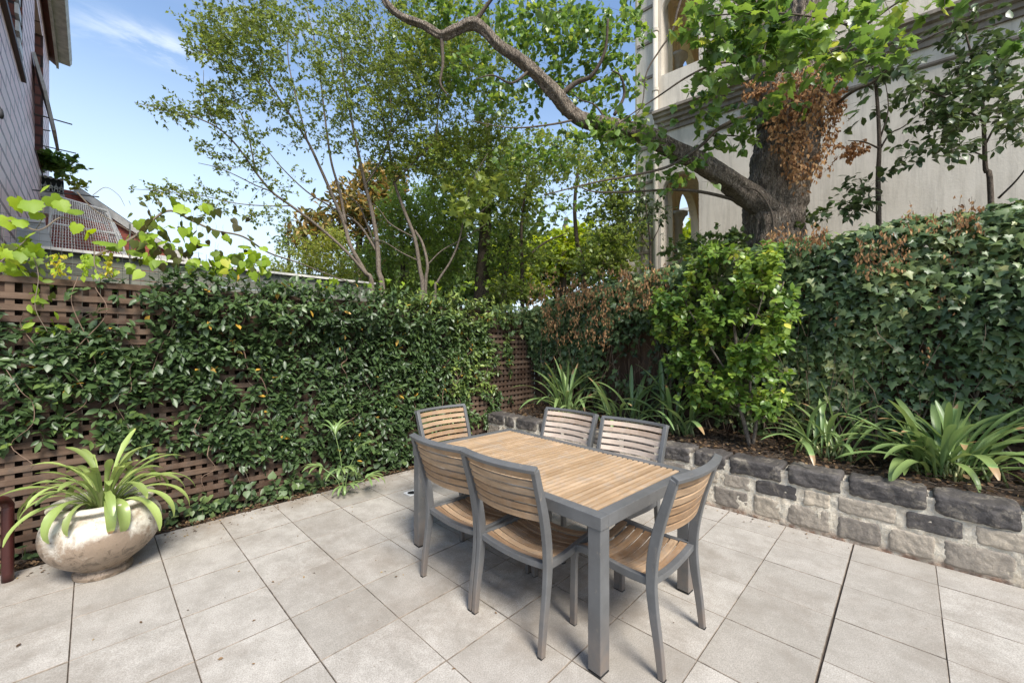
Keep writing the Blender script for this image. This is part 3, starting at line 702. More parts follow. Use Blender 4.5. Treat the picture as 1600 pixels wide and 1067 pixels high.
M['rod'] = simple('steel_rod', (.12, .12, .11), .45, .6)
for a_, c_, yy in (((53, 178), (113, 195), 9.2), ((66, 203), (79, 205), 10.2), ((67, 228), (119, 240), 10.3), ((50, 297), (155, 308), 9.4)):
    b = MB(); p = onX(*a_, HX); q = onY(c_[0], c_[1], p[1]); b.tube([p, q], .009, 6); b.build('clothes_rod', M['rod'], house, world=True)
wl = empty('wall_lamp', (HX + .06, onX(-30, 170, HX)[1], onX(-30, 170, HX)[2] - .02), 0, 'small black wall lamp at the left edge of the pink house wall', 'lamp')
b = MB(); b.tube([(-.06, 0, .1), (.03, 0, .16), (.08, 0, .10)], .008, 8); b.build('bracket', M['rubber'], wl); wl.scale = (.5, .5, .5)
b = MB(); b.lathe([(.0, .10), (.03, .09), (.04, .02), (.03, -.03), (0, -.04)], 16, c=(.06, 0, 0)); b.build('lamp_shade', M['rubber'], wl, smooth=True)

# balcony planter with lace iron front
yP = 10.15; p0 = onY(58, 300, yP); p1 = onY(100, 303, yP); zt = onY(80, 262, yP)[2]; zb = p0[2]
fb = empty('flower_box', ((p0[0] + p1[0]) / 2, yP, zb), 0, 'flower box with white lace iron front fixed high on the pink house', 'planter')
wx_ = p1[0] - p0[0]; hh = zt - zb
b = MB(); b.box((0, .16, hh * .35), (wx_ * .94, .22, hh * .62)); b.build('trough', M['rubber'], fb)
b = MB(); b.box((0, .05, -.05), (wx_ * 1.08, .36, .09)); b.box((0, .05, -.22), (wx_ * .95, .3, .26)); b.build('shelf', M['oldwhite'], fb)
b = MB(); nn = 5
for k in range(nn):
    cx_ = -wx_ / 2 + wx_ * (k + .5) / nn
    for (rr, zz) in ((wx_ / nn * .30, hh * .28), (wx_ / nn * .22, hh * .62), (wx_ / nn * .13, hh * .86)):
        b.tube([(cx_ + rr * math.cos(a), 0, zz + rr * math.sin(a)) for a in np.linspace(0, 2 * math.pi, 13)], .012, 5, cap=False)
    b.tube([(cx_ - wx_ / nn / 2, 0, 0), (cx_, 0, hh * .45), (cx_ + wx_ / nn / 2, 0, 0)], .010, 4); b.build('iron_lace', M['whitepaint'], fb); b = MB()
b.tube([(-wx_ / 2, 0, 0), (wx_ / 2, 0, 0)], .014, 5); b.build('lace_rail', M['whitepaint'], fb)

# rear wing of red brick with slate verge
yW = 11.2
wing = empty('brick_outbuilding', (1.2, yW, 0), 0, 'low red brick building with sloping slate roof and white fascia behind the left fence', 'building')
def vy(px, py, y=yW): v = onY(px, py, y); return (v[0], v[2])
edge = [vy(118, 296), vy(200, 352), vy(270, 392), vy(330, 428)]
b = MB(); x0 = vy(60, 400)[0]; poly = [(x0, 0), (edge[-1][0] - .1, 0)] + [(x, z - .04) for x, z in reversed(edge)] + [(x0, edge[0][1] - .04)]
n = len(poly); b.add([(x, yW, z) for x, z in poly] + [(x, yW + 2.5, z) for x, z in poly], [tuple(range(n)), tuple(reversed(range(n, 2 * n)))] + [(k, n + k, n + (k + 1) % n, (k + 1) % n) for k in range(n)])
b.build('wall', M['redbrick2'], wing, world=True)
b = MB(); b.sweep([(x, yW - .06, z - .02) for x, z in edge], .06, .12, (0, 1, 0)); b.build('fascia', M['oldwhite'], wing, world=True)
b = MB(); b.sweep([(x, yW + 1.42, z + .04) for x, z in edge], 2.9, .07, (0, 1, 0)); b.build('roof', simple('slate_dark', (.055, .055, .06), .75, nscale=6), wing, world=True)
p = vy(250, 412)
b = MB(); b.box((p[0], yW - .02, p[1] + .02), (.22, .05, .3)); b.build('window', M['whitepaint'], wing, world=True)

# neighbour's grey board fence
yN = 6.3
nf = empty('grey_board_fence', (1.0, yN, 0), 0, 'weathered grey green board fence of the neighbour just beyond the lattice', 'fence')
b = MB(); zt = onY(45, 388, yN)[2]; z = zt - .06
k = 0
while z > .3: b.box((1.1 - .001 * k, yN + .004 * (k % 2), z), (4.3, .02, .112), 0, random.random()); z -= .118; k += 1
b.build('boards', M['grey_timber'], nf, world=True)
b = MB(); b.box((1.1, yN - .02, zt + .015), (4.34, .09, .03)); b.build('capping', M['oldwhite'], nf, world=True)
for x in (-.9, .6, 2.1): b = MB(); b.box((x, yN + .07, zt / 2), (.09, .09, zt)); b.build('post', M['grey_timber'], nf, world=True)

# netted cage with white bird net, pale sheet beside it
def net(b, A, B, C, D, nu, nv, r, sag=0.):
    """threads over the quad A-B (bottom) C-D (top), slightly slack"""
    A, B, C, D = (np.array(q, float) for q in (A, B, C, D)); out_ = np.cross(B - A, D - A); out_ /= np.linalg.norm(out_)
    def P(u, v): return (A * (1 - u) + B * u) * (1 - v) + (D * (1 - u) + C * u) * v + out_ * sag * (math.sin(u * 9 + v * 4) * .5 + math.sin(math.pi * u) * math.sin(math.pi * v))
    for i in range(nu + 1): b.tube([P(i / nu, v) for v in np.linspace(0, 1, 7)], r, 3, cap=False)
    for k in range(nv + 1): b.tube([P(u, k / nv) for u in np.linspace(0, 1, 9)], r, 3, cap=False)
yC = 7.4
cg = empty('netted_cage', (0, yC, 0), 0, 'cage draped in white bird net in front of the red brick outbuilding', 'cage')
A, B, C, D = onY(72, 402, yC), onY(196, 408, yC), onY(168, 330, yC), onY(82, 305, yC)
M['net'] = simple('white_net', (.78, .77, .74), .7)
b = MB(); net(b, A, B, C, D, 26, 20, .0030, .05); 
A2 = B + np.array([.0, .8, 0]); D2 = C + np.array([.0, .8, .0]); b.build('front_net', M['net'], cg, world=True)
b = MB(); net(b, B, A2, D2, C, 16, 26, .004, .06); b.build('side_net', M['net'], cg, world=True)
b = MB(); E_ = D + np.array([0, .8, 0]); net(b, D, C, D2, E_, 34, 14, .0035, .03); b.build('top_net', M['net'], cg, world=True)
for q in ((A, D), (B, C), (D, C), (A, B), ((A * .45 + D * .55), (B * .45 + C * .55)), (E_, D2)):
    b = MB(); b.tube([q[0], q[1]], .014, 6); b.build('pole', M['whitepaint'], cg, world=True)
for q in (A, B, A2):
    b = MB(); b.tube([q, (q[0], q[1], 0)], .014, 6); b.build('pole', M['whitepaint'], cg, world=True)
ps = empty('plastic_sheet', onY(45, 400, 7.0), 0, 'pale grey sheet standing behind the grape leaves at far left', 'sheet')
b = MB(); q0, q1, q2, q3 = onY(6, 406, 7.0), onY(88, 402, 7.0), onY(70, 346, 7.0), onY(12, 342, 7.0)
b.add([q0, q1, q2, q3] + [q + np.array([0, .02, 0]) for q in (q0, q1, q2, q3)], [(0, 1, 2, 3), (7, 6, 5, 4), (0, 4, 5, 1), (1, 5, 6, 2), (2, 6, 7, 3), (3, 7, 4, 0)])
b.build('panel', simple('grey_sheet', (.42, .43, .42), .5, nscale=6, namp=.1), ps, world=True)
b = MB(); b.bar(q3, q2, .04, .04); b.build('edge_strip', M['whitepaint'], ps, world=True)

# wire mesh above the lattice and the maroon post
wm = empty('wire_trellis', (0, 4.56, 1.98), 0, 'fine wire mesh standing on the lattice fence, grown over by grape vine', 'trellis')
b = MB(); xa, xb = -1.2, 1.35
for x in np.arange(xa, xb, .055): b.tube([(x, 4.56, 1.98), (x, 4.56, 2.52 - .10 * (x - xa))], .0013, 3, cap=False)
for z in np.arange(2.0, 2.52, .055): b.tube([(xa, 4.56, z), (min(xb, xa + (2.52 - z) / .10) if z > 2.26 else xb, 4.56, z)], .0013, 3, cap=False)
b.build('mesh', M['rod'], wm, world=True)
for x in (-.45, .22): b = MB(); b.tube([(x, 4.57, 1.9), (x, 4.57, 2.5)], .006, 5); b.build('stake', M['rod'], wm, world=True)
M['maroon'] = simple('maroon_paint', (.05, .013, .011), .38, nscale=5, namp=.15)
mr = empty('handrail', (-.50, 4.16, 0), 0, 'short maroon painted pipe rail beside the bowl planter at the left edge', 'rail')
pR = onY(16, 772, 4.16)
b = MB(); b.tube(spline([(pR[0] - .01, 4.16, 0), (pR[0] - .01, 4.16, .42), (pR[0] - .012, 4.155, pR[2] - .06), (pR[0] - .05, 4.08, pR[2] - .01), (pR[0] - .20, 3.84, pR[2] - .02), (pR[0] - .7, 3.0, pR[2] - .02)], 8), .028, 20); b.build('pipe', M['maroon'], mr, smooth=True, world=True)

# ------------------------------------------------------------------ Italianate building at the right
BA = R(94.5)                          # direction of the facade line
B0 = np.array([8.0, 4.105, 0.])       # far (left) corner of the facade; local +y runs along BA, local -x faces us
bd = empty('rendered_mansion', B0, BA - R(90), 'cream rendered mansion wall with arched loggia, cornices and downpipe behind the big tree', 'mansion')
def bl(px, py, off=0.):               # pixel -> (y along, z) in the facade plane (local), offset along local x
    ux = np.array([math.cos(BA - R(90)), math.sin(BA - R(90)), 0]); uy = np.array([math.cos(BA), math.sin(BA), 0])
    d = FW + RT * ((px - 800) / FPX); t = (B0 + ux * off).dot(ux) / d.dot(ux); P = d * t
    return (P - B0).dot(uy), CAMH - (py - 533.5) / FPX * t
M['render'] = None
def render_mat(name, c0, c1, c2):
    m, t, p, o = mat(name); v = coords(t)
    b = ramp(t, noise_(t, v, .9, 7, .65, .4), [(.3, c0), (.5, c1), (.72, c2)])
    st = noise_(t, coords(t, (3.5, 3.5, .35)), 2.2, 7, .72); b = mixc(t, rng_(t, st, .46, .72, 0, .6), b, tuple(x * .55 for x in c0))
    t.links.new(b, p.inputs['Base Color']); p.inputs['Roughness'].default_value = .85; p.inputs['Specular IOR Level'].default_value = .2
    bump(t, p, noise_(t, v, 30, 8, .7), .3, .01); return m
M['render'] = render_mat('render_cream', (.50, .445, .365), (.585, .525, .435), (.65, .59, .50))
M['render_warm_lit'] = render_mat('render_warm_lit', (.86, .66, .42), (.92, .74, .50), (.94, .80, .58))  # loggia render: warm bounced light mixed into the base colour
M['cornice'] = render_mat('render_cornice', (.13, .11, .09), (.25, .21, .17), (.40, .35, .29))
def arch_panel(b, ya, yb, z0, z1, oa, ob, zs, x0, d, mi=0, zb=None):
    """wall slab in the local y-z plane from x0 to x0+d with an arched opening oa..ob, sill zb, springing zs"""
    zb = z0 if zb is None else zb; r = (ob - oa) / 2; cy_ = (oa + ob) / 2; n = 20
    arc = [(cy_ - r * math.cos(math.pi * k / n), zs + r * math.sin(math.pi * k / n)) for k in range(n + 1)]
    for x, flip in ((x0, 0), (x0 + d, 1)):
        def F(pts):
            pts = [(x, y, z) for y, z in pts]; b.add(pts, [tuple(range(4)) if not flip else tuple(reversed(range(4)))], mi)
        F([(ya, z0), (ya, z1), (oa, z1), (oa, z0)]); F([(ob, z0), (ob, z1), (yb, z1), (yb, z0)])
        if zb > z0: F([(oa, z0), (oa, zb), (ob, zb), (ob, z0)])
        for k in range(n): F([(arc[k][0], arc[k][1]), (arc[k][0], z1), (arc[k + 1][0], z1), (arc[k + 1][0], arc[k + 1][1])])
    loop = [(oa, zb)] + arc + [(ob, zb)]
    for k in range(len(loop) - 1):
        (y0, q0), (y1, q1) = loop[k], loop[k + 1]; b.add([(x0, y0, q0), (x0, y1, q1), (x0 + d, y1, q1), (x0 + d, y0, q0)], [(0, 1, 2, 3)], mi)
    b.add([(x0, oa, zb), (x0 + d, oa, zb), (x0 + d, ob, zb), (x0, ob, zb)], [(0, 1, 2, 3)], mi)
    for y in (ya, yb): b.add([(x0, y, z0), (x0 + d, y, z0), (x0 + d, y, z1), (x0, y, z1)], [(0, 1, 2, 3)], mi)
    b.add([(x0, ya, z1), (x0 + d, ya, z1), (x0 + d, yb, z1), (x0, yb, z1)], [(0, 1, 2, 3)], mi)
BT = 11.0
yq = bl(1026, 300)[0]; o0 = bl(1033, 300)[0]; o1 = bl(1092, 300)[0]; o0, o1 = sorted((o0, o1))
zc1 = bl(1025, 188)[1]; zsill = bl(1040, 116)[1]
zap1 = bl(1063, 268)[1]; r_ = (o1 - o0) / 2
b = MB(); arch_panel(b, o0 - .0, o1 + .0, 0, zc1, o0 + .001, o1 - .001, zap1 - r_, 0, .16, 0)
zap2 = bl(1060, -22)[1]
b.build('ground_arch', M['render'], bd)
b = MB(); arch_panel(b, o0, o1, zc1, BT, o0 + .001, o1 - .001, zap2 - r_, 0, .16, 0, zsill); b.build('upper_arch', M['render'], bd)
b = MB(); b.box((.21, (o1 + 0) / 2, BT / 2), (.42, -o1, BT)); b.build('corner_pier', M['render'], bd)
b = MB(); b.box((.21, (o0 - 14) / 2, BT / 2), (.42, 14 + o0, BT)); b.build('wall', M['render'], bd)
# loggia with warm light put into its colour: back wall, ceilings, floors, end arcades with columns
xB = 4.6
b = MB(); b.box((xB + .1, o0 - .4, BT / 2), (.2, 3.6, BT)); b.build('loggia_back_wall', M['render_warm_lit'], bd)
b = MB(); b.box(((xB + .44) / 2, o0 - 1.0, BT / 2), (xB - .46, .2, BT)); b.build('loggia_side_wall', M['render_warm_lit'], bd)
for z, nm in ((zap1 + .82, 'loggia_ceiling'), (zsill - .72, 'loggia_floor'), (zap2 + 1.3, 'loggia_ceiling')):
    b = MB(); b.box(((xB + .44) / 2, (o0 - 1) / 2 - .05, z), (xB - .46, 1 - o0 - .1, .12)); b.build(nm, M['render_warm_lit'], bd)
# end arcade lies in the plane y = 0 (local), arches open along x
def end_arcade(z0, z1, zsb, zspr):
    for i, (xa_, xb_) in enumerate(((.35, 1.95), (2.45, 4.15))):
        b = MB(); arch_panel(b, xa_ - (.19 if i == 0 else .25), xb_ + (.25 if i == 0 else .43), z0, z1, xa_, xb_, zspr, -.10, .20, 0, zsb)
        b.v = [(y_, x_, z_) for x_, y_, z_ in b.v]; b.build('arcade_panel', M['render_warm_lit'], bd)
    for xc in (2.2,):
        b = MB(); q = zsb
        b.lathe([(.17, q), (.17, q + .1), (.13, q + .14), (.115, zspr - .34), (.135, zspr - .32), (.135, zspr - .28), (.12, zspr - .25), (.20, zspr - .08), (.24, zspr - .07), (.24, zspr), (0, zspr)], 20, c=(xc, -.14, 0)); b.build('column', M['render'], bd, smooth=True)
end_arcade(.0, zap1 + .78, .9, 4.75); end_arcade(zsill - 1.0, BT, zsill - .05, 8.65)
# mouldings
def mould(nm, z, prof, y0=-14, y1=.0, m='cornice'):
    b = MB(); vs = []
    for y in (y0, y1): vs += [(-u, y, z + v) for u, v in prof]
    n = len(prof); b.add(vs, [(k, (k + 1) % n, n + (k + 1) % n, n + k) for k in range(n)] + [tuple(range(n)), tuple(reversed(range(n, 2 * n)))]); b.build(nm, M[m], bd)
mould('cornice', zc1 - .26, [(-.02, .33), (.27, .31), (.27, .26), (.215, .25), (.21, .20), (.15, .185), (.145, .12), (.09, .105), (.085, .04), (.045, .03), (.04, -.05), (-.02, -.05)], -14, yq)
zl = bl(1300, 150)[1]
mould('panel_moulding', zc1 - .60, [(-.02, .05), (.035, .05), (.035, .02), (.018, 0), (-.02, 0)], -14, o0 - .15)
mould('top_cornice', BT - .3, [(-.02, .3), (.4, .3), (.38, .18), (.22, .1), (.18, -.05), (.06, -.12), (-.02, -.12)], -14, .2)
for k in range(13):                    # courses of the corner pier
    z = .5 + k * .72
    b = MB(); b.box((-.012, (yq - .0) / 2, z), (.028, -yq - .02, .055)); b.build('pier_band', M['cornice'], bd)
for z0, z1 in ((3.0, 4.3),):
    b = MB(); yy0, yy1 = yq * .8, yq * .3
    b.sweep([(-.01, yy0, z0), (-.01, yy0, z1), (-.01, yy1, z1), (-.01, yy1, z0), (-.01, yy0, z0)], .03, .03, (1, 0, 0)); b.build('pier_panel', M['cornice'], bd)
b = MB(); b.tube([(-.07, yq, 0), (-.07, yq, BT)], .052, 14); b.build('downpipe', M['render'], bd, smooth=True)
for z in (2.8, 4.0, 5.2, 6.6, 7.8):
    b = MB(); b.tube([(-.07, yq, z), (-.07, yq, z + .06)], .066, 14); b.build('pipe_bracket', M['render'], bd)

# white balustraded house seen far through the lower arch, timber frame in front
pq = onX(1072, 341, 17.5)
wb = empty('balustraded_house', (17.5, pq[1], 0), 0, 'white house with balustrade seen far off through the lower arch', 'house')
b = MB(); b.box((1.0, 0, pq[2] / 2 - .3), (2, 6.0, pq[2] - .6)); b.build('wall', M['render'], wb)
b = MB(); b.box((0, 0, pq[2] + .35), (.2, 6, .14)); b.build('handrail', M['whitepaint'], wb)
for k in range(20):
    b = MB(); b.lathe([(.04, 0), (.04, .08), (.08, .25), (.035, .5), (.05, .85)], 8, c=(0, -2.85 + .3 * k, pq[2] - .55)); b.build('baluster', M['whitepaint'], wb)
pq = onX(1075, 380, 12.5)
pg = empty('timber_pergola', (12.5, pq[1], 0), 0, 'brown timber pergola frame seen through the lower arch', 'pergola')
for dy in (-.35, .55): b = MB(); b.box((0, dy, 1.95), (.1, .1, 3.9)); b.build('post', M['teak'], pg)
b = MB(); b.bar((0, -.7, 3.7), (0, .8, 4.1), .1, .16); b.build('beam', M['teak'], pg)

# ================================================================== PLANTS
def lookup(G, xs_, ys_, px, py):
    G = np.array(G, float) / 10; cx_ = np.interp(px, xs_, range(len(xs_)), left=-9, right=-9); cy_ = np.interp(py, ys_, range(len(ys_)), left=0, right=-9)
    ok = (cx_ >= 0) & (cy_ >= 0); i = np.clip(cx_.astype(int), 0, len(xs_) - 2); k = np.clip(cy_.astype(int), 0, len(ys_) - 2); u = cx_ - i; v = cy_ - k
    return np.where(ok, G[k, i] * (1 - u) * (1 - v) + G[k, i + 1] * u * (1 - v) + G[k + 1, i] * (1 - u) * v + G[k + 1, i + 1] * u * v, 0)
def proj(P):
    t = P @ FW; s_ = P @ RT; return 800 + FPX * s_ / t, 533.5 + (CAMH - P[:, 2]) * FPX / t, t
def wave(P, f, seed=0):                 # cheap smooth noise in about -1..1
    r_ = np.random.default_rng(seed); o_ = 0
    for k in range(7):
        d = r_.normal(0, 1, 3) * f * (1 + .35 * k); o_ = o_ + np.sin(P @ d + r_.uniform(0, 6.3)) / (1 + .25 * k)
    return o_ / 2.4

# ---- climber on the lattice
cl = empty('climbing_plant', (1.8, 4.42, 0), 0, 'dark glossy star jasmine climber covering most of the lattice fence', 'climber')
gx_ = [0, 50, 100, 150, 200, 250, 300, 350, 400, 450, 500, 550, 600, 650, 700, 750, 790]; gy_ = [430, 470, 510, 550, 590, 630, 670, 710, 760]
GJ = [[0, 0, 0, 0, 4, 9, 10, 10, 10, 10, 10, 10, 10, 10, 10, 9, 5], [0, 1, 1, 0, 4, 8, 9, 9, 10, 10, 10, 10, 10, 10, 10, 9, 4], [4, 2, 3, 4, 5, 7, 8, 9, 10, 10, 10, 10, 10, 10, 9, 8, 1],
      [4, 7, 8, 7, 6, 8, 8, 8, 8, 7, 8, 8, 9, 9, 8, 7, 1], [4, 8, 9, 9, 8, 8, 7, 6, 6, 6, 8, 7, 9, 8, 8, 6, 1], [2, 6, 6, 6, 5, 6, 7, 6, 5, 5, 8, 8, 8, 8, 6, 4, 1],
      [2, 2, 3, 3, 4, 4, 5, 8, 7, 5, 8, 8, 8, 7, 5, 2, 0], [0, 0, 1, 1, 2, 1, 1, 4, 5, 6, 6, 7, 7, 5, 3, 0, 0], [0, 0, 0, 0, 0, 0, 0, 0, 2, 3, 2, 4, 3, 2, 0, 0, 0]]
fo = Foliage()
def whorls(fo, C, out_, nl, size, tmpl, tints, down=.25, spread=1.0, twig=.05, mi=0):
    """clusters of leaves round a shoot tip; out_ = mean outward direction per cluster"""
    n = len(C); k = rng.integers(nl[0], nl[1] + 1, n); idx = np.repeat(np.arange(n), k); m = len(idx)
    D = out_[idx] * .55 + unit(m) * spread; D[:, 2] -= down; D /= np.linalg.norm(D, axis=1, keepdims=True)
    P = C[idx] - out_[idx] * U(0, twig, m)[:, None] + unit(m) * .008
    Nn = np.array([0, 0, 1.]) * .9 + out_[idx] * .7 + unit(m) * .45
    tt = np.clip(tints[idx] + rng.normal(0, .10, m), 0, .96); rare = rng.random(m) > .992; tt = np.where(rare, 1.0, tt)
    fo.leaves(tmpl, P, D, Nn, U(size[0], size[1], m), tt, mi)
n = 8600
P = np.stack([U(-.95, 5.0, n), np.full(n, 4.46), U(.12, 2.10, n)], 1)
px, py, t_ = proj(P); dn = lookup(GJ, gx_, gy_, np.clip(px, 1, 789), np.clip(py, 431, 759)); dn = np.where(P[:, 0] > 4.62, 0, dn)
nz_ = wave(P * [1, 0, 1], 5.5, 3); keep = rng.random(n) < np.clip(dn * 1.04 + .52 * nz_ * (dn < .95) * (dn > .02) - (.10 * (dn < .6)), 0, 1)
P = P[keep]; dn = dn[keep]; n = len(P); thick = .03 + .16 * dn ** 2 + .07 * (P[:, 2] > 1.7)
P[:, 1] -= U(0, 1, n) ** .8 * thick; P[:, 2] += rng.normal(0, .02, n)
top = P[:, 2] > 1.93; P[top, 1] += U(0, .22, top.sum()); P[top, 2] += U(-.02, .10, top.sum()) * (P[top, 0] > .4)
O = np.tile([0, -1., -.05], (n, 1)) + rng.normal(0, .35, (n, 3)); O[top, 2] += .8; O /= np.linalg.norm(O, axis=1, keepdims=True)
tn = np.clip(.38 + .18 * wave(P, 2.2, 5) + .16 * (P[:, 2] > 1.85) + .30 * (P[:, 0] > 3.3) * (P[:, 2] > .8) + rng.normal(0, .08, n), 0, .93)
whorls(fo, P, O, (4, 7), (.05, .098), T_oval(.19, .045, -.08), tn)
s_ = rng.random(n) < .55; fo.twigs(P[s_] - O[s_] * .01, P[s_] - O[s_] * .13 + rng.normal(0, .03, (s_.sum(), 3)), .0022)
# long bare runners
mb = MB()
for k in range(16):
    x = random.uniform(-.6, 4.3); z = random.uniform(.2, 1.2); pts = [(x, 4.44, z)]
    for q in range(6): x += random.uniform(-.12, .12); z += random.uniform(.05, .2); pts.append((x, 4.44 - random.uniform(0, .10), z))
    mb.tube(spline(pts, 4), random.uniform(.002, .005), 5, cap=False)
for x, z, dx in ((-.22, 1.55, .3), (.05, 1.62, -.15), (.32, 1.6, .2)):
    mb.tube(spline([(x, 4.43, z - .4), (x + dx * .4, 4.40, z - .1), (x + dx, 4.38, z + .2), (x + dx * .8, 4.42, z + .4)], 6), .003, 5, cap=False)
jf = fo.build('leaves', [M['jasmine'], M['twig']], cl, world=True)
mb.build('stems', M['twig_red'], cl, world=True)

# ---- creeping ivy and seedlings at the foot of the lattice
gi = empty('creeping_ivy', (1.9, 4.42, 0), 0, 'small leaved ivy creeping over the soil at the foot of the lattice', 'ivy')
fo = Foliage(); n = 520; c = rng.choice([.55, .75, 1.15, 1.35, 1.6, 1.95, 2.5, 2.9, 3.3, -.2], n) + rng.normal(0, .13, n)
P = np.stack([c, U(4.34, 4.47, n), np.abs(rng.normal(.05, .09, n))], 1)
D = unit(n) + [0, -.6, -.1]; fo.leaves(T_heart, P, D, np.tile([0, -.6, 1.], (n, 1)) + rng.normal(0, .35, (n, 3)), U(.045, .08, n), U(.1, .75, n))
fo.twigs(P[:160], P[:160] * [1, 1, 0] + rng.normal(0, .03, (160, 3)) * [1, 1, 0], .0015); fo.build('leaves', [M['ivy'], M['twig']], gi, world=True)
sd_ = empty('seedling', onZ(420, 765, .0) + np.array([0, .08, 0]), 0, 'bright green seedling with a tuft of small leaves below the lattice', 'seedling')
fo = Foliage(); n = 12; C = np.array([[0, -.03, .19]] * n) + rng.normal(0, .045, (n, 3)) * [1.4, .6, .5]
whorls(fo, C, np.tile([0, -.4, .8], (n, 1)), (4, 6), (.05, .075), T_oval(.2), np.full(n, .93)); fo.build('leaves', [M['evergreen'], M['twig']], sd_)
mb = MB(); mb.tube(spline([(.02, .02, 0), (.04, 0, .06), (0, -.01, .12), (.01, -.03, .2)]), .003, 5); mb.build('stem', M['twig_red'], sd_)

# ---- ivy over the right fence
def itop(y): return np.interp(y, [-4, -2, -.7, .0, .6, 1.2, 2.2, 3.2, 4.0, 4.5], [2.62, 2.60, 2.58, 2.52, 2.50, 2.52, 2.42, 2.26, 2.14, 2.05])
iv = empty('ivy_hedge', (5.1, 1.0, .45), 0, 'thick mass of dark lobed ivy hanging over the paling fence behind the raised bed', 'ivy')
fo = Foliage(); n = 34000
y = U(-4.2, 4.47, n) ; zt = itop(y); z = U(0, 1, n) ** .85 * (zt - .5) + .5
Q = np.stack([np.zeros(n), y, z], 1); nz_ = wave(Q, 3.2, 11)
dens = np.interp(z, [.5, .72, .95, 1.25, 1.6], [.10, .30, .65, .88, 1.])
left_gap = np.clip((y - 1.8) / .6, 0, 1) * np.clip((1.75 - z) / .5, 0, 1); dens = dens * (1 - .45 * left_gap)
keep = rng.random(n) < np.clip(dens * .92 + .55 * nz_ * (z < 1.8), 0, 1); y, z, Q, nz_ = y[keep], z[keep], Q[keep], nz_[keep]; n = len(y); zt = itop(y)
bul = .07 + .12 * np.clip((z - .7) / 1.2, 0, 1) + .15 * (wave(Q, 2.0, 12) + .9) * np.clip((z - .8), 0, 1)
P = np.stack([5.17 - bul * (.35 + .65 * rng.random(n)), y, z], 1)
D = np.tile([-.30, 0, -1.], (n, 1)) + rng.normal(0, .6, (n, 3)); Nn = np.tile([-1., 0, .75], (n, 1)) + rng.normal(0, .45, (n, 3))
fo.leaves(T_ivy, P, D, Nn, .036 + .055 * rng.random(n) ** 1.5 , np.clip(.44 + .20 * nz_ + .22 * wave(Q, 1.3, 17) + rng.normal(0, .17, n), 0, 1) ** 1.1)
n = 6500; y = U(-4.2, 4.6, n); th_ = U(-.1, 1, n) * math.pi * .62; zt = itop(y) - .10; rr = .26 + .05 * wave(np.stack([y, y, y], 1), 2.5, 4)
rr = rr * np.interp(y, [3.2, 4.4], [1, .7])
P = np.stack([5.24 - np.cos(th_) * rr, y, zt + np.sin(th_) * rr * .62 + .035 * wave(np.stack([y * 3, th_, y], 1), 2, 8)], 1) + rng.normal(0, .03, (n, 3))
Nn = np.stack([-np.cos(th_), np.zeros(n), np.sin(th_) + .5], 1) + rng.normal(0, .4, (n, 3)); D = np.tile([-.5, 0, -.7], (n, 1)) + rng.normal(0, .6, (n, 3))
fo.leaves(T_ivy, P, D, Nn, U(.045, .095, n), np.clip(.55 + rng.normal(0, .2, n), 0, 1))
# spill round the corner on to the lattice
n = 900; x = U(4.1, 5.15, n); z = U(.6, 2.1, n); keep = rng.random(n) < np.clip((z - 1.45) / .35 + (x - 4.95) * 1.2 + .25 * wave(np.stack([x, z, z], 1), 6, 2), 0, 1); x, z = x[keep], z[keep]; n = len(x)
P = np.stack([x, 4.46 - U(.0, .16, n), z], 1); fo.leaves(T_ivy, P, np.tile([0, -.25, -1.], (n, 1)) + rng.normal(0, .5, (n, 3)), np.tile([0, -1., .5], (n, 1)) + rng.normal(0, .35, (n, 3)), U(.045, .085, n), np.clip(.5 + rng.normal(0, .2, n), 0, 1))
n = 900; A = np.stack([5.1 - U(0, .18, n), U(-4, 4.4, n), U(.6, 2.3, n)], 1); fo.twigs(A, A + np.stack([rng.normal(0, .03, n), rng.normal(0, .10, n), U(-.45, -.1, n)], 1), U(.0015, .004, n))
fo.build('leaves', [M['ivy'], M['twig_red']], iv, world=True)
mb = MB()
for k in range(60):
    y = random.uniform(-3.5, 4.3); x = 5.14; pts = [(x, y, .45)]; z = .45
    while z < itop(y) - .3: z += random.uniform(.15, .3); y += random.uniform(-.09, .09); pts.append((x - random.uniform(0, .06), y, z))
    mb.tube(spline(pts, 3), random.uniform(.004, .012), 5, cap=False)
mb.build('stems', M['twig'], iv, world=True)
fo = Foliage()
def dead(px0, px1, py0, py1, X, n, size=(.035, .06)):
    k = n // 9; c = np.array([onX(a, b_, X) for a, b_ in zip(U(px0, px1, k), U(py0, py1, k))]); c[:, 0] -= U(0, .14, k); idx = np.repeat(np.arange(k), 9); m = len(idx)
    P = c[idx] + rng.normal(0, 1, (m, 3)) * [.02, .025, .05]; D = np.tile([-.1, 0, -1.], (m, 1)) + rng.normal(0, .35, (m, 3))
    fo.leaves(T_oval(.17, .10, -.2), P, D, np.tile([-1., 0, .2], (m, 1)) + rng.normal(0, .6, (m, 3)), U(*size, m), U(.1, 1, m)); fo.twigs(c + [0, 0, .10], c - [0, 0, .06], .0015)
dead(850, 965, 450, 530, 4.90, 900); dead(830, 1000, 425, 480, 4.97, 520); dead(960, 1050, 420, 480, 4.86, 420); dead(1340, 1410, 370, 430, 4.84, 170, (.03, .05)); dead(1420, 1530, 325, 360, 4.95, 170, (.03, .045)); dead(1180, 1300, 365, 395, 4.95, 200); dead(1250, 1500, 390, 560, 5.0, 110, (.025, .045))
dead(785, 800, 520, 600, 4.9, 50)
fo.build('dead_leaves', [M['dead'], M['twig']], iv, world=True)['label'] = 'dry orange brown dead ivy hanging in the mass'

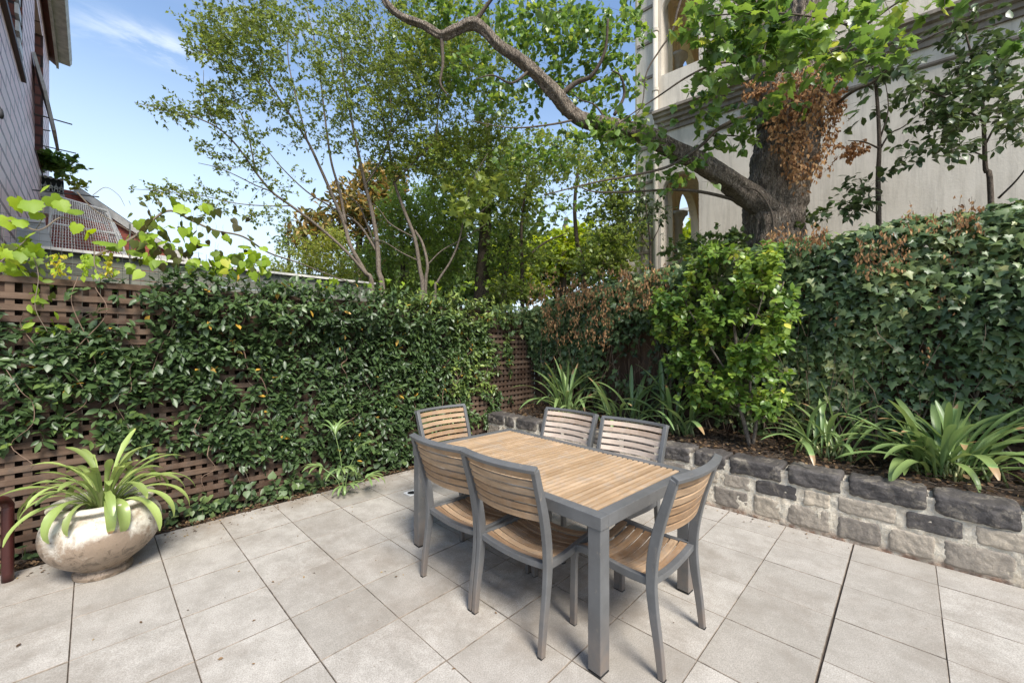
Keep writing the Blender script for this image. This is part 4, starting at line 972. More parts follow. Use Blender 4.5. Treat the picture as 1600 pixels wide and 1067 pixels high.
# ---- strap leaved plants
def strap(mb, base, az, L_, w_, el, bend, seed, tint, tipbrown=0., petiole=.35, twist=0.):
    r_ = random.Random(seed); n = 16; p = Vector(base); e = el; vs = []; pts = []
    A = az
    for i in range(n + 1):
        s = i / n; pts.append((p.copy(), A, e))
        e -= bend / n * (0.35 + 1.5 * s); A += twist / n
        p = p + Vector((math.cos(A) * math.cos(e), math.sin(A) * math.cos(e), math.sin(e))) * (L_ / n)
    st = len(mb.v)
    for i, (q, A_, e_) in enumerate(pts):
        s = i / n
        wd = w_ * (.34 + .66 * min(1, max(0, (s - petiole * .4) / petiole)) ** .8) if s < .75 else w_
        if s > .62: wd *= math.sqrt(max(0.0, 1 - ((s - .62) / .385) ** 2))
        side = Vector((-math.sin(A_), math.cos(A_), 0)); upv = Vector((-math.cos(A_) * math.sin(e_), -math.sin(A_) * math.sin(e_), math.cos(e_)))
        f = .22 * wd * (1.3 - s)
        rip = .05 * wd * math.sin(s * 17 + seed)
        for kx, kz in ((-1, 1), (-.5, .35), (0, 0), (.5, .35), (1, 1)): vs.append(q + side * (wd / 2 * kx) + upv * (f * kz + rip * kx))
    fs = [(5 * i + k, 5 * i + k + 1, 5 * i + 5 + k + 1, 5 * i + 5 + k) for i in range(n) for k in range(4)]
    mb.add(vs, fs, 0, tint)
    for i in range(n + 1):
        s = i / n
        for k in range(5):
            tt = tint + (.0 if k != 2 else .06) - (.5 * max(0, .16 - s) / .16) * (tint if tint > 0 else 0)
            if tipbrown and s > 1 - tipbrown: tt = 1.0
            mb.t[st + 5 * i + k] = max(0, min(1, tt))
cv = empty('potted_lily', (PC[0], PC[1], .435), 0, 'lush strap leaved lily arching out of the white bowl planter', 'plant'); cv.scale = (.90, .90, .97)
mb = MB(); rr = random.Random(4)
spec = []
for k in range(44):
    a = k * 2.39996 + rr.uniform(-.3, .3); ring_ = k / 43
    el = R(88 - 34 * ring_ + rr.uniform(-6, 6)); bend = R(45 + 90 * ring_ + rr.uniform(-20, 30)); L_ = rr.uniform(.40, .57)
    spec.append((a, L_, el, bend))
for k, (a, L_, el, bend) in enumerate(spec):
    rb = .02 + .05 * (k / 43); strap(mb, (math.cos(a) * rb, math.sin(a) * rb, 0), a, L_, rr.uniform(.040, .064), el, bend, k, rr.uniform(.2, .82), rr.choice((0, 0, 0, 0, .06)), petiole=.85, twist=rr.uniform(-.3, .3))
# leaves that lie where the photograph shows them: (azimuth towards, length, width, elevation, bend)
back = math.atan2(-PC[1], -PC[0])     # towards the camera
for a, L_, w_, el, bend, tb_, tn_ in ((back + .30, .46, .075, 42, 160, 0, .55), (back + .10, .47, .062, 46, 165, .12, .35), (back - .75, .52, .070, 50, 160, 0, .5), (back - 1.05, .56, .05, 38, 105, 0, .62), (back + .9, .56, .055, 38, 120, 0, .6),
                            (back + 1.15, .60, .05, 40, 115, 0, .7), (back + 1.5, .6, .05, 48, 110, 0, .5), (back + .65, .56, .06, 30, 115, 0, .75), (back - 1.5, .62, .045, 55, 95, 0, .4), (back + 1.9, .6, .045, 62, 90, 0, .5)):
    strap(mb, (math.cos(a) * .05, math.sin(a) * .05, 0), a, L_, w_, R(el), R(bend), int(a * 100), tn_, tb_, .45)
lv = mb.build('leaves', M['strap'], cv, smooth=True)
mb = MB()
for k in range(16):
    a = k * 2.4; strap(mb, (math.cos(a) * .05, math.sin(a) * .05, -.02), a, .16, .035, R(80), R(12), k, .08)
mb.build('leaf_bases', M['strap'], cv, smooth=True)
fo = Foliage(); n = 60; a = U(0, 6.28, n); r_ = U(.05, .2, n); P = np.stack([np.cos(a) * r_, np.sin(a) * r_, U(.0, .03, n)], 1)
fo.leaves(T_oval(.25), P, unit(n) * [1, 1, .3], np.tile([0, 0, 1.], (n, 1)) + rng.normal(0, .3, (n, 3)), U(.03, .06, n), U(.2, .7, n)); fo.build('small_leaves', [M['evergreen']], cv)

bedp = [((885, 640), 44, .92, .040, 'broad strap leaved clump in the raised bed, nearest to the lattice corner', 11),
        ((982, 657), 28, .92, .044, 'strap leaved plant in the bed straight behind the two pale chairs', 23),
        ((1062, 685), 28, .88, .050, 'strap leaved plant in the raised bed just left of the lime green bush', 31),
        ((1295, 706), 36, .70, .042, 'strap leaved plant in the bed just right of the lime green bush', 47),
        ((1478, 745), 70, .74, .055, 'biggest strap leaved plant, wide and arching, at the right end of the bed', 55)]
for (bx, by), nL, LL, ww, lab, sd0 in bedp:
    o_ = onX(bx, by, 4.72); o_[2] = .475; pl = empty('bed_lily', o_, 0, lab, 'plant', 'strap leaved plants in the raised bed'); mb = MB(); rr = random.Random(sd0); spread_ = .055 if nL < 28 else .11
    for k in range(nL):
        a = k * 2.39996 + rr.uniform(-.4, .4); q = (k + .5) / nL; sx = rr.gauss(0, spread_ * .5); sy = rr.gauss(0, spread_)
        el = R(86 - 42 * q + rr.uniform(-7, 7)); bend = R(30 + 50 * q + rr.uniform(-15, 40)); strap(mb, (sx + math.cos(a) * .02, sy + math.sin(a) * .02, -.02), a, LL * rr.uniform(.7, 1.12), ww * rr.uniform(.8, 1.25), el, bend, k + sd0, rr.uniform(.3, .85), rr.choice((0, 0, 0, .07, .14)), petiole=.45, twist=rr.uniform(-.5, .5))
    if sd0 == 55:
        for a_, L2, e2, b2 in ((R(120), .80, 30, 55), (R(105), .7, 38, 70), (R(140), .75, 48, 70), (R(-80), .85, 40, 60), (R(-100), .8, 30, 50), (R(-60), .8, 48, 60), (R(95), .66, 55, 120)): strap(mb, (0, 0, 0), a_, L2, .06, R(e2), R(b2), int(L2 * 99 + e2), .55, petiole=.4)
    mb.build('leaves', M['strap_dark'], pl, smooth=True); mb = MB()
    for k in range(nL // 2 + 4):
        a = rr.uniform(0, 6.3); sx = rr.gauss(0, spread_ * .5); sy = rr.gauss(0, spread_); L3 = rr.uniform(.06, .15)
        mb.tube([(sx, sy, -.02), (sx + math.cos(a) * L3 * .4, sy + math.sin(a) * L3 * .4, L3)], [.010, .007], 6, tint=rr.uniform(0, .2))
    mb.build('cut_stalks', M['strap_dark'], pl, smooth=True)

# ---- small fan palm by the lattice
fp = empty('fan_palm', onZ(538, 775, 0), 0, 'small fan palm with narrow drooping leaflets at the lattice foot', 'palm')
mb = MB(); ms_ = MB(); rr = random.Random(9)
rt = RT
for (dx, h_, a0, tilt) in ((.10, .44, -50, 20), (-.12, .27, 170, 0), (.0, .26, -80, -10), (.15, .16, -30, 0), (-.04, .60, 60, 35), (.02, .08, -90, 0)):
    tip = Vector((dx * rt[0] * 1.6, dx * rt[1] * 1.6 + .06, h_)); ms_.tube(spline([(0, .02, 0), (tip.x * .3, tip.y * .5, h_ * .6), tuple(tip)], 4), .004, 5, cap=False)
    for k in range(7):
        a = R(a0) + (k - 3) * R(24); strap(mb, tuple(tip), a, rr.uniform(.16, .26), .026, R(38 + tilt - abs(k - 3) * 4), R(rr.uniform(60, 110)), k, rr.uniform(.3, .8), petiole=.1)
mb.build('fronds', M['strap_dark'], fp, smooth=True); ms_.build('stems', M['strap_dark'], fp, smooth=True)

# ---- lime green bush in the bed
bs = empty('lime_bush', onZ(1172, 697, .48), 0, 'tall bright lime green bush with two thin trunks in the raised bed against the ivy', 'bush')
mb = MB(); b0 = onZ(1172, 697, .48)
def pathX(pts, n=5): return spline([onX(px, py, X) for px, py, X in pts], n)
bX = b0[0]
for pts, r0 in (([(1172, 697, bX), (1160, 650, bX), (1148, 600, bX), (1150, 540, bX), (1145, 480, bX), (1150, 420, bX), (1140, 385, bX)], .024), ([(1176, 697, bX), (1182, 650, bX), (1172, 600, bX + .05), (1190, 540, bX), (1210, 480, bX), (1225, 440, bX - .05)], .018),
                ([(1150, 600, bX), (1115, 550, bX - .1), (1085, 500, bX - .1), (1060, 450, bX)], .012), ([(1148, 560, bX), (1180, 500, bX - .15), (1200, 430, bX - .1)], .010), ([(1150, 640, bX), (1110, 610, bX - .1), (1060, 590, bX - .1)], .006)):
    P_ = pathX(pts); mb.tube(P_, list(np.linspace(r0, r0 * .3, len(P_))), 8)
mb.build('trunk', M['bark_fine'], bs, smooth=True, world=True)
fo = Foliage(); n = 2800
cxs = [(1130, 430, 70, 45, 2.6), (1090, 480, 75, 50, 2.6), (1160, 520, 75, 55, 3), (1195, 450, 50, 55, 1.8), (1130, 580, 75, 40, 1.8), (1065, 545, 45, 45, 1.1), (1180, 395, 45, 22, 1.2), (1045, 470, 35, 35, .8), (1232, 440, 20, 30, .4), (1205, 560, 35, 45, 1.0), (1180, 615, 45, 28, .9), (1110, 395, 40, 18, .6), (1225, 500, 25, 40, .5), (1080, 610, 40, 25, .4), (1215, 625, 20, 20, .25), (1130, 625, 60, 22, .7), (1190, 640, 40, 16, .4), (1025, 500, 18, 40, .35)]
w_ = np.array([c[4] for c in cxs]); w_ = w_ / w_.sum(); ci = rng.choice(len(cxs), n, p=w_); c_ = np.array([c[:4] for c in cxs])[ci]
u_ = unit(n) * (rng.random((n, 1)) ** .45); pxs = c_[:, 0] + u_[:, 0] * c_[:, 2]; pys = c_[:, 1] + u_[:, 1] * c_[:, 3]; Xs = bX - .05 + u_[:, 2] * .38 * rng.uniform(.5, 1.15, n)
P = np.array([onX(a, b_, c) for a, b_, c in zip(pxs, pys, Xs)]); keep = (wave(P, 8, 21) > -.1); P = P[keep]; u_ = u_[keep]; n = len(P)
O = np.stack([-.5 + u_[:, 2], -u_[:, 0] * .8, .25 - u_[:, 1] * .4], 1) + rng.normal(0, .3, (n, 3)); O /= np.linalg.norm(O, axis=1, keepdims=True)
whorls(fo, P, O, (3, 5), (.05, .088), T_oval(.30, .05, -.1), np.clip(.5 + .2 * wave(P, 4, 3) + rng.normal(0, .12, n), 0, .95), down=.35, spread=.8)
fo.twigs(P, P - O * .14, .0018); fo.build('leaves', [M['lime'], M['twig_red']], bs, world=True)

# ---- fallen leaves (too many to count)
fo = Foliage(); n = 5200; y = U(-3.4, 4.42, n); x = U(4.28, 5.16, n); P = np.stack([x, y, .462 + .05 * (x - 4.25) + U(0, .025, n)], 1)
fo.leaves(T_oval(.3, .1, .05), P, unit(n) * [1, 1, .25], np.tile([0, 0, 1.], (n, 1)) + rng.normal(0, .35, (n, 3)), U(.018, .055, n), U(0, 1, n) ** 1.5 * .9)
n = 700; A = np.stack([U(4.3, 5.15, n), U(-3.4, 4.4, n), U(.475, .52, n)], 1); fo.twigs(A, A + unit(n) * [.09, .09, .015], .0018)
tag(fo.build('bed_leaf_litter', [M['dry'], M['twig']]), 'brown dry leaves and bark mulch over the raised bed', 'leaf litter', kind='stuff')
fo = Foliage(); n = 3400; x = U(-4, 5.1, n); P = np.stack([x, 4.29 + np.abs(rng.normal(.05, .06, n)), U(.0, .018, n)], 1)
fo.leaves(T_oval(.26, .1, .05), P, unit(n) * [1, 1, .25], np.tile([0, 0, 1.], (n, 1)) + rng.normal(0, .35, (n, 3)), U(.015, .045, n), U(0, .9, n) ** 1.6)
tag(fo.build('border_leaf_litter', [M['dry']]), 'small brown and yellow fallen leaves along the edge of the paving', 'leaf litter', kind='stuff')
fo = Foliage(); n = 420; P = np.stack([U(-.5, 3.95, n), U(.3, 4.28, n) ** 1.0, np.full(n, .004)], 1); P[:260, 1] = 4.28 - np.abs(rng.normal(0, .10, 260)); P[260:340, 0] = 4.0 - np.abs(rng.normal(0, .06, 80))
fo.leaves(T_oval(.26, .12, .1), P, unit(n) * [1, 1, .1], np.tile([0, 0, 1.], (n, 1)) + rng.normal(0, .2, (n, 3)), U(.006, .024, n), U(.1, 1, n))
tag(fo.build('scattered_leaves', [M['dry']]), 'few small dry leaves scattered on the pavers', 'leaf litter', kind='stuff')

# ================================================================== TREES
def pathW(pts, n=5): return spline([W(*p) for p in pts], n)
def crown(fo, regs, n, tmpl, size, tints, nl=(8, 13), twig=.22, thr=-.35, f=3.0, seed=1, up=.15, down=.3, tr=.0018, nrm=.6, tsd=.16):
    """leafy twigs scattered through ellipsoidal regions given as (px, py, rx, ry, t, dt, weight)"""
    r_ = np.array(regs, float); w_ = r_[:, 6] / r_[:, 6].sum(); ci = rng.choice(len(r_), n, p=w_); c = r_[ci]
    u_ = unit(n) * (rng.random((n, 1)) ** .42)
    C = np.array([W(a, b_, t) for a, b_, t in zip(c[:, 0] + u_[:, 0] * c[:, 2], c[:, 1] + u_[:, 1] * c[:, 3], c[:, 4] + u_[:, 2] * c[:, 5])])
    g = wave(C, f, seed); k = g > thr; C = C[k]; g = g[k]; n = len(C)
    D = unit(n); D[:, 2] = D[:, 2] * .6 + up; D /= np.linalg.norm(D, axis=1, keepdims=True); L_ = U(.6, 1.3, n) * twig
    B = C + D * L_[:, None]; fo.twigs(C, B, tr)
    m_ = rng.integers(nl[0], nl[1] + 1, n); idx = np.repeat(np.arange(n), m_); m = len(idx); s = rng.random(m) ** .8
    P = C[idx] + D[idx] * (L_[idx] * s)[:, None] + rng.normal(0, size[0] * .15, (m, 3)); dl = D[idx] * .6 + unit(m) * .9; dl[:, 2] -= down
    Nn = np.tile([0, 0, 1.], (m, 1)) + unit(m) * nrm
    fo.leaves(tmpl, P, dl, Nn, U(*size, m), np.clip(tints + .14 * g[idx] + rng.normal(0, tsd, m), 0, 1))
def branches(mb, lst, n=6, sides=9, mi=0):
    for pts, r0, r1 in lst:
        P_ = pathW(pts, n); mb.tube(P_, list(np.linspace(r0, r1, len(P_))), sides, mi)

# ---- pale multi-stemmed trees behind the lattice
mt = empty('crepe_myrtle', W(592, 640, 6.1) * [1, 1, 0], 0, 'slender tree with many pale leaning stems and fine olive leaves behind the lattice', 'tree')
mb = MB()
branches(mb, [([(600, 640, 6.1), (598, 460, 6.1), (592, 425, 6.1), (590, 385, 6.1), (583, 340, 6.05), (571, 290, 6.0), (560, 240, 5.9), (548, 180, 5.8), (537, 120, 5.7), (530, 50, 5.6)], .046, .008),
    ([(584, 640, 6.1), (582, 455, 6.05), (570, 425, 6.0), (548, 385, 5.9), (538, 350, 5.9), (522, 312, 5.8), (500, 262, 5.7), (480, 220, 5.6), (452, 178, 5.4), (420, 130, 5.2), (385, 80, 5.0)], .038, .007),
    ([(575, 432, 6.0), (540, 392, 5.8), (495, 352, 5.6), (455, 322, 5.4), (425, 300, 5.3), (400, 270, 5.2), (370, 228, 5.0), (340, 200, 4.9), (300, 182, 4.8), (255, 172, 4.7), (210, 160, 4.6)], .022, .003),
    ([(540, 350, 5.9), (531, 300, 5.9), (517, 250, 6.0), (506, 170, 6.0), (495, 80, 6.0), (478, 10, 6.0)], .022, .006),
    ([(590, 395, 6.1), (560, 350, 6.2), (520, 325, 6.2), (480, 300, 6.2), (440, 262, 6.1), (410, 225, 6.0)], .018, .005),
    ([(592, 400, 6.1), (575, 355, 6.3), (560, 320, 6.4), (535, 300, 6.5)], .016, .006),
    ([(425, 300, 5.3), (400, 290, 5.2), (370, 275, 5.1), (340, 262, 5.0), (310, 255, 5.0)], .008, .003),
    ([(455, 322, 5.4), (420, 322, 5.2), (370, 318, 5.0), (310, 305, 4.85), (240, 298, 4.75), (200, 295, 4.7)], .008, .002), ([(480, 220, 5.6), (462, 150, 5.6), (450, 90, 5.6), (452, 30, 5.6)], .012, .004),
    ([(571, 290, 6.0), (600, 240, 6.0), (612, 180, 6.0), (600, 110, 6.0), (580, 40, 5.9)], .016, .005),
    ([(340, 200, 4.9), (320, 160, 4.8), (318, 110, 4.8)], .006, .002), ([(400, 270, 5.2), (385, 200, 5.1), (365, 150, 5.0), (350, 90, 5.0)], .009, .003)])
mb.build('trunk', M['bark_fine'], mt, smooth=True, world=True)
fo = Foliage()
crown(fo, [(345, 80, 60, 75, 4.9, .5, 2.2), (410, 50, 80, 70, 5.0, .6, 3.4), (500, 50, 90, 70, 5.4, .8, 4.5), (470, 130, 90, 60, 5.4, .7, 2.6), (390, 150, 70, 45, 5.0, .5, 1.6), (560, 130, 90, 70, 5.7, .7, 3.6), (560, 210, 70, 50, 5.9, .6, 1.4),
           (340, 160, 50, 30, 4.9, .3, .8), (600, 50, 80, 70, 5.6, .8, 3), (455, 200, 60, 35, 5.5, .4, .7), (300, 178, 50, 10, 4.8, .15, .40), (245, 170, 38, 6, 4.65, .1, .28), (380, 250, 50, 20, 5.1, .3, .45), (420, 290, 60, 14, 5.2, .3, .3),
           (640, 130, 60, 80, 6.0, .8, 2.4), (330, 235, 40, 14, 5.0, .2, .25), (325, 40, 30, 60, 5.0, .4, .6), (390, 205, 45, 22, 5.0, .3, .45), (250, 300, 55, 8, 4.8, .15, .3), (330, 312, 50, 16, 4.9, .15, .35), (420, 335, 40, 14, 5.1, .15, .3)], 2700, T_small(), (.030, .055), .45, (10, 17), .20, -.45, 3.6, 31, .1, .1, .0016, 1.0)
fo.build('crown', [M['myrtle'], M['twig']], mt, world=True)

mt2 = empty('crepe_myrtle', W(662, 640, 6.3) * [1, 1, 0], 0, 'second slender pale stemmed tree behind the lattice, just right of the first', 'tree')
mb = MB()
branches(mb, [([(663, 640, 6.3), (661, 462, 6.3), (656, 420, 6.3), (648, 372, 6.3), (630, 325, 6.3), (615, 280, 6.3), (606, 220, 6.2), (590, 160, 6.1), (560, 110, 6.0), (530, 70, 5.9)], .038, .007),
    ([(668, 640, 6.3), (665, 455, 6.3), (668, 415, 6.3), (660, 380, 6.4), (648, 360, 6.4)], .028, .018), ([(667, 415, 6.3), (690, 392, 6.3), (720, 375, 6.3), (760, 350, 6.4)], .012, .005), ([(648, 372, 6.3), (610, 350, 6.2), (590, 325, 6.1), (560, 305, 6.0)], .012, .004),
    ([(655, 408, 6.3), (628, 395, 6.2), (600, 378, 6.1), (578, 372, 6.0)], .010, .004), ([(616, 285, 6.3), (650, 250, 6.3), (680, 215, 6.2), (685, 160, 6.2), (700, 90, 6.1)], .018, .005), ([(606, 220, 6.2), (640, 170, 6.2), (660, 110, 6.2)], .012, .004)])
mb.build('trunk', M['bark_fine'], mt2, smooth=True, world=True)
fo = Foliage()
crown(fo, [(650, 100, 90, 80, 6.3, .8, 3), (720, 160, 80, 80, 6.6, .8, 3), (640, 210, 70, 60, 6.4, .7, 2), (700, 250, 70, 50, 6.6, .6, 1.8), (780, 230, 70, 60, 6.9, .6, 1.8), (760, 100, 80, 80, 6.6, .8, 2), (690, 40, 90, 60, 6.3, .8, 2), (860, 260, 80, 50, 7.0, .6, 1.6), (610, 260, 40, 30, 6.2, .3, .6)],
      3100, T_small(), (.04, .065), .5, (10, 16), .22, -.35, 3.2, 37, .1, .1, .0016, 1.0)
fo.build('crown', [M['myrtle'], M['twig']], mt2, world=True)
sp = empty('sapling', W(684, 640, 6.2) * [1, 1, 0], 0, 'thin bare crooked sapling rising right of the pale stemmed trees', 'sapling')
mb = MB(); branches(mb, [([(682, 640, 6.2), (680, 462, 6.2), (684, 440, 6.2), (703, 410, 6.2), (716, 380, 6.2), (724, 345, 6.2), (730, 310, 6.2), (745, 270, 6.2), (762, 240, 6.2)], .022, .005), ([(722, 350, 6.2), (745, 335, 6.2), (765, 320, 6.2)], .006, .003)]); mb.build('trunk', M['bark_fine'], sp, smooth=True, world=True)
fo = Foliage(); crown(fo, [(745, 300, 40, 40, 6.2, .3, 1), (724, 335, 14, 8, 6.1, .1, .4)], 46, T_ivy, (.08, .14), .8, (3, 5), .2, -9); fo.build('crown', [M['canopy'], M['twig']], sp, world=True)

# ---- the great tree at the right
big = empty('great_tree', W(1208, 700, 5.45) * [1, 1, 0], 0, 'huge old tree with rough grey trunk and long limb crossing over the garden', 'tree')
def bigtube(pts, rads, n, sides, amp, seed, unev=.2):
    P_ = pathW(pts, n); m = MB(); rr_ = np.interp(np.linspace(0, len(rads) - 1, len(P_)), range(len(rads)), rads); m.tube(P_, list(rr_), sides, bumpy=amp, seed=seed, uneven=unev); return m
m1 = bigtube([(1205, 760, 5.5), (1206, 600, 5.5), (1207, 480, 5.5), (1208, 400, 5.5), (1208, 350, 5.5), (1214, 300, 5.5), (1224, 250, 5.5), (1232, 200, 5.5), (1236, 150, 5.5), (1242, 90, 5.5), (1252, 30, 5.5), (1262, -40, 5.5), (1275, -140, 5.5), (1300, -300, 5.4)],
             [.47, .41, .375, .35, .345, .355, .375, .36, .33, .29, .26, .24, .22, .17], 22, 110, .034, 1, .12)
o1_ = m1.build('trunk', M['bark'], big, smooth=True, world=True)
m2 = bigtube([(1215, 190, 5.45), (1200, 130, 5.4), (1186, 70, 5.35), (1176, 10, 5.3), (1165, -60, 5.2), (1140, -200, 5.0)], [.25, .19, .16, .15, .13, .09], 12, 40, .012, 7, .1)
m2.build('stem', M['bark'], big, smooth=True, world=True)
m3 = bigtube([(1212, 335, 5.5), (1170, 305, 5.3), (1135, 280, 5.12), (1100, 258, 5.05), (1060, 237, 5.0), (1000, 208, 4.95), (950, 196, 4.9), (905, 186, 4.9), (872, 152, 4.85), (845, 122, 4.82), (815, 96, 4.8), (780, 72, 4.78), (758, 48, 4.76), (738, 38, 4.75), (712, 48, 4.78), (690, 56, 4.8), (662, 40, 4.8), (630, 28, 4.8), (606, 8, 4.8), (585, -30, 4.8), (560, -90, 4.8)],
             [.22, .145, .125, .115, .102, .105, .088, .082, .078, .074, .068, .062, .060, .068, .056, .05, .046, .04, .036, .03, .024], 9, 34, .014, 3, .35)
m3.build('limb', M['bark'], big, smooth=True, world=True)
mb = MB()
branches(mb, [([(1168, 318, 5.3), (1120, 305, 5.2), (1080, 298, 5.1), (1040, 297, 5.0), (985, 300, 4.9), (930, 300, 4.8), (905, 292, 4.7)], .024, .006), ([(1175, 180, 5.2), (1145, 190, 5.1), (1118, 205, 5.0), (1095, 228, 4.9), (1050, 258, 4.8), (1000, 272, 4.7), (930, 285, 4.6), (850, 305, 4.5)], .030, .006),
    ([(1100, 214, 5.0), (1130, 212, 5.0), (1165, 214, 5.1)], .012, .006), ([(1170, 95, 5.2), (1120, 100, 4.9), (1075, 120, 4.7), (1030, 150, 4.6), (985, 180, 4.5), (940, 215, 4.5)], .016, .004), ([(1070, -20, 4.4), (1058, 20, 4.4), (1050, 50, 4.4), (1030, 80, 4.4), (1010, 115, 4.4), (1003, 165, 4.4), (985, 190, 4.4)], .014, .004),
    ([(872, 152, 4.85), (900, 130, 4.8), (925, 118, 4.7), (945, 80, 4.6), (950, 30, 4.5)], .035, .012), ([(690, 60, 4.8), (692, 100, 4.8), (688, 130, 4.8), (700, 150, 4.8)], .022, .008), ([(830, 108, 4.8), (800, 130, 4.7), (770, 118, 4.6), (740, 125, 4.6)], .018, .004), ([(960, 180, 4.9), (975, 150, 4.9), (970, 120, 4.8), (955, 110, 4.8)], .022, .006),
    ([(950, 194, 4.9), (930, 165, 4.9), (905, 155, 5.0), (880, 130, 5.0)], .012, .004), ([(740, 38, 4.75), (760, 10, 4.7), (790, -30, 4.6)], .03, .012), ([(1300, 170, 5.2), (1330, 145, 4.9), (1370, 125, 4.7), (1400, 95, 4.5), (1450, 60, 4.4), (1520, 30, 4.2)], .022, .005), ([(1290, 110, 5.2), (1330, 60, 4.8), (1380, 20, 4.5), (1440, -20, 4.3)], .022, .006),
    ([(1210, 365, 5.0), (1205, 330, 5.05), (1185, 300, 5.08), (1160, 292, 5.0)], .016, .006), ([(905, 186, 4.9), (860, 195, 4.7), (800, 200, 4.5), (740, 190, 4.4)], .014, .004), ([(1340, 45, 4.4), (1290, 30, 4.2), (1200, 20, 4.0), (1110, 25, 3.9)], .014, .005)])
mb.build('branches', M['bark_dark'], big, smooth=True, world=True)
fo = Foliage()
crown(fo, [(1155, 65, 70, 50, 4.2, .5, 2.4), (1200, 60, 70, 50, 4.3, .4, 3), (1290, 60, 70, 50, 4.2, .5, 3), (1340, 90, 60, 60, 4.2, .4, 1.6), (1250, 120, 60, 30, 4.4, .3, 1.0), (1130, 130, 40, 30, 4.3, .3, 1.4), (1130, 15, 70, 35, 4.2, .4, 1.4), (1180, 5, 120, 40, 4.0, .5, 2), (1420, 20, 80, 40, 4.2, .4, .9), (1560, 90, 50, 16, 3.6, .2, .25)],
      230, T_maple, (.075, .14), .50, (3, 6), .28, -.6, 3, 5, .05, .45, .003, .55, .2)
crown(fo, [(1110, 170, 60, 40, 4.9, .3, 1.4), (1030, 245, 60, 25, 4.8, .3, 2), (1100, 225, 60, 30, 4.9, .3, 1.2), (960, 200, 60, 25, 4.8, .3, 2), (1075, 280, 40, 15, 4.8, .2, .8), (1180, 190, 30, 40, 4.9, .2, .8), (1200, 165, 60, 20, 4.9, .2, .5), (1010, 215, 40, 20, 4.6, .2, .8)],
      190, T_heart, (.055, .10), .5, (4, 7), .20, -.6, 3, 6, .05, .5, .002, .6, .2)
crown(fo, [(820, 40, 90, 45, 5.6, .5, 2.4), (900, 50, 80, 55, 5.7, .5, 3), (960, 90, 45, 75, 5.6, .4, 1.0), (880, 130, 60, 30, 5.7, .4, 1.2), (790, 150, 60, 45, 5.8, .5, 1.4), (720, 110, 60, 45, 5.8, .5, 1.4), (940, 145, 40, 35, 5.5, .4, .7), (700, 10, 80, 30, 5.6, .4, 1.4), (990, 30, 40, 40, 4.4, .4, .4), (640, 80, 50, 40, 5.8, .4, .8), (840, 240, 80, 30, 5.7, .5, 1.2), (900, 10, 120, 25, 4.4, .4, .8), (940, 215, 50, 20, 4.7, .2, .6), (860, 330, 60, 16, 4.9, .3, .3)],
      1650, T_heart, (.045, .085), .5, (4, 8), .24, -.1, 3, 8, .05, .5, .002, .7, .2)
fo.build('crown', [M['plane'], M['twig']], big, world=True)
# dry vine clinging to the trunk
fo = Foliage(); n = 330; a = U(-1.25, 1.35, n); v = rng.random(n); zc = 4.25 + (v - .5) * 1.5
Cc = np.array([pathW([(1214, 300, 5.5), (1224, 250, 5.5), (1232, 200, 5.5), (1236, 150, 5.5)], 4)[min(12, int(q * 12.9))] for q in 1 - v[::1]])
py_ = 300 - (1 - v) * 0; ctr = np.array([W(1216 + 22 * q, 305 - 165 * q, 5.5) for q in v]); low = (np.abs(a) < .35 + v * 1.1); ctr, a, v = ctr[low], a[low], v[low]; n = len(a)
od = -FW[None] * np.cos(a)[:, None] + RT[None] * np.sin(a)[:, None]; S_ = ctr + od * (.41 + .02 + U(0, .12, n))[:, None]
idx = np.repeat(np.arange(n), 8); m = len(idx); P = S_[idx] + rng.normal(0, 1, (m, 3)) * [.04, .04, .07]
fo.leaves(T_oval(.25, .12, -.2), P, np.tile([0, 0, -1.], (m, 1)) + od[idx] * .2 + rng.normal(0, .4, (m, 3)), od[idx] + rng.normal(0, .6, (m, 3)), U(.04, .075, m), U(.1, 1, m)); fo.twigs(S_ + [0, 0, .1], S_ - [0, 0, .1], .002)
crown(fo, [(1325, 232, 24, 16, 5.3, .15, 1), (1180, 130, 25, 25, 5.2, .15, .5)], 34, T_oval(.25, .12, -.2), (.04, .07), .6, (9, 14), .16, -9, 3, 1, -.5, .8)
fo.build('dead_vine', [M['dead'], M['twig']], big, world=True)['label'] = 'rusty orange dead vine clinging to the trunk'

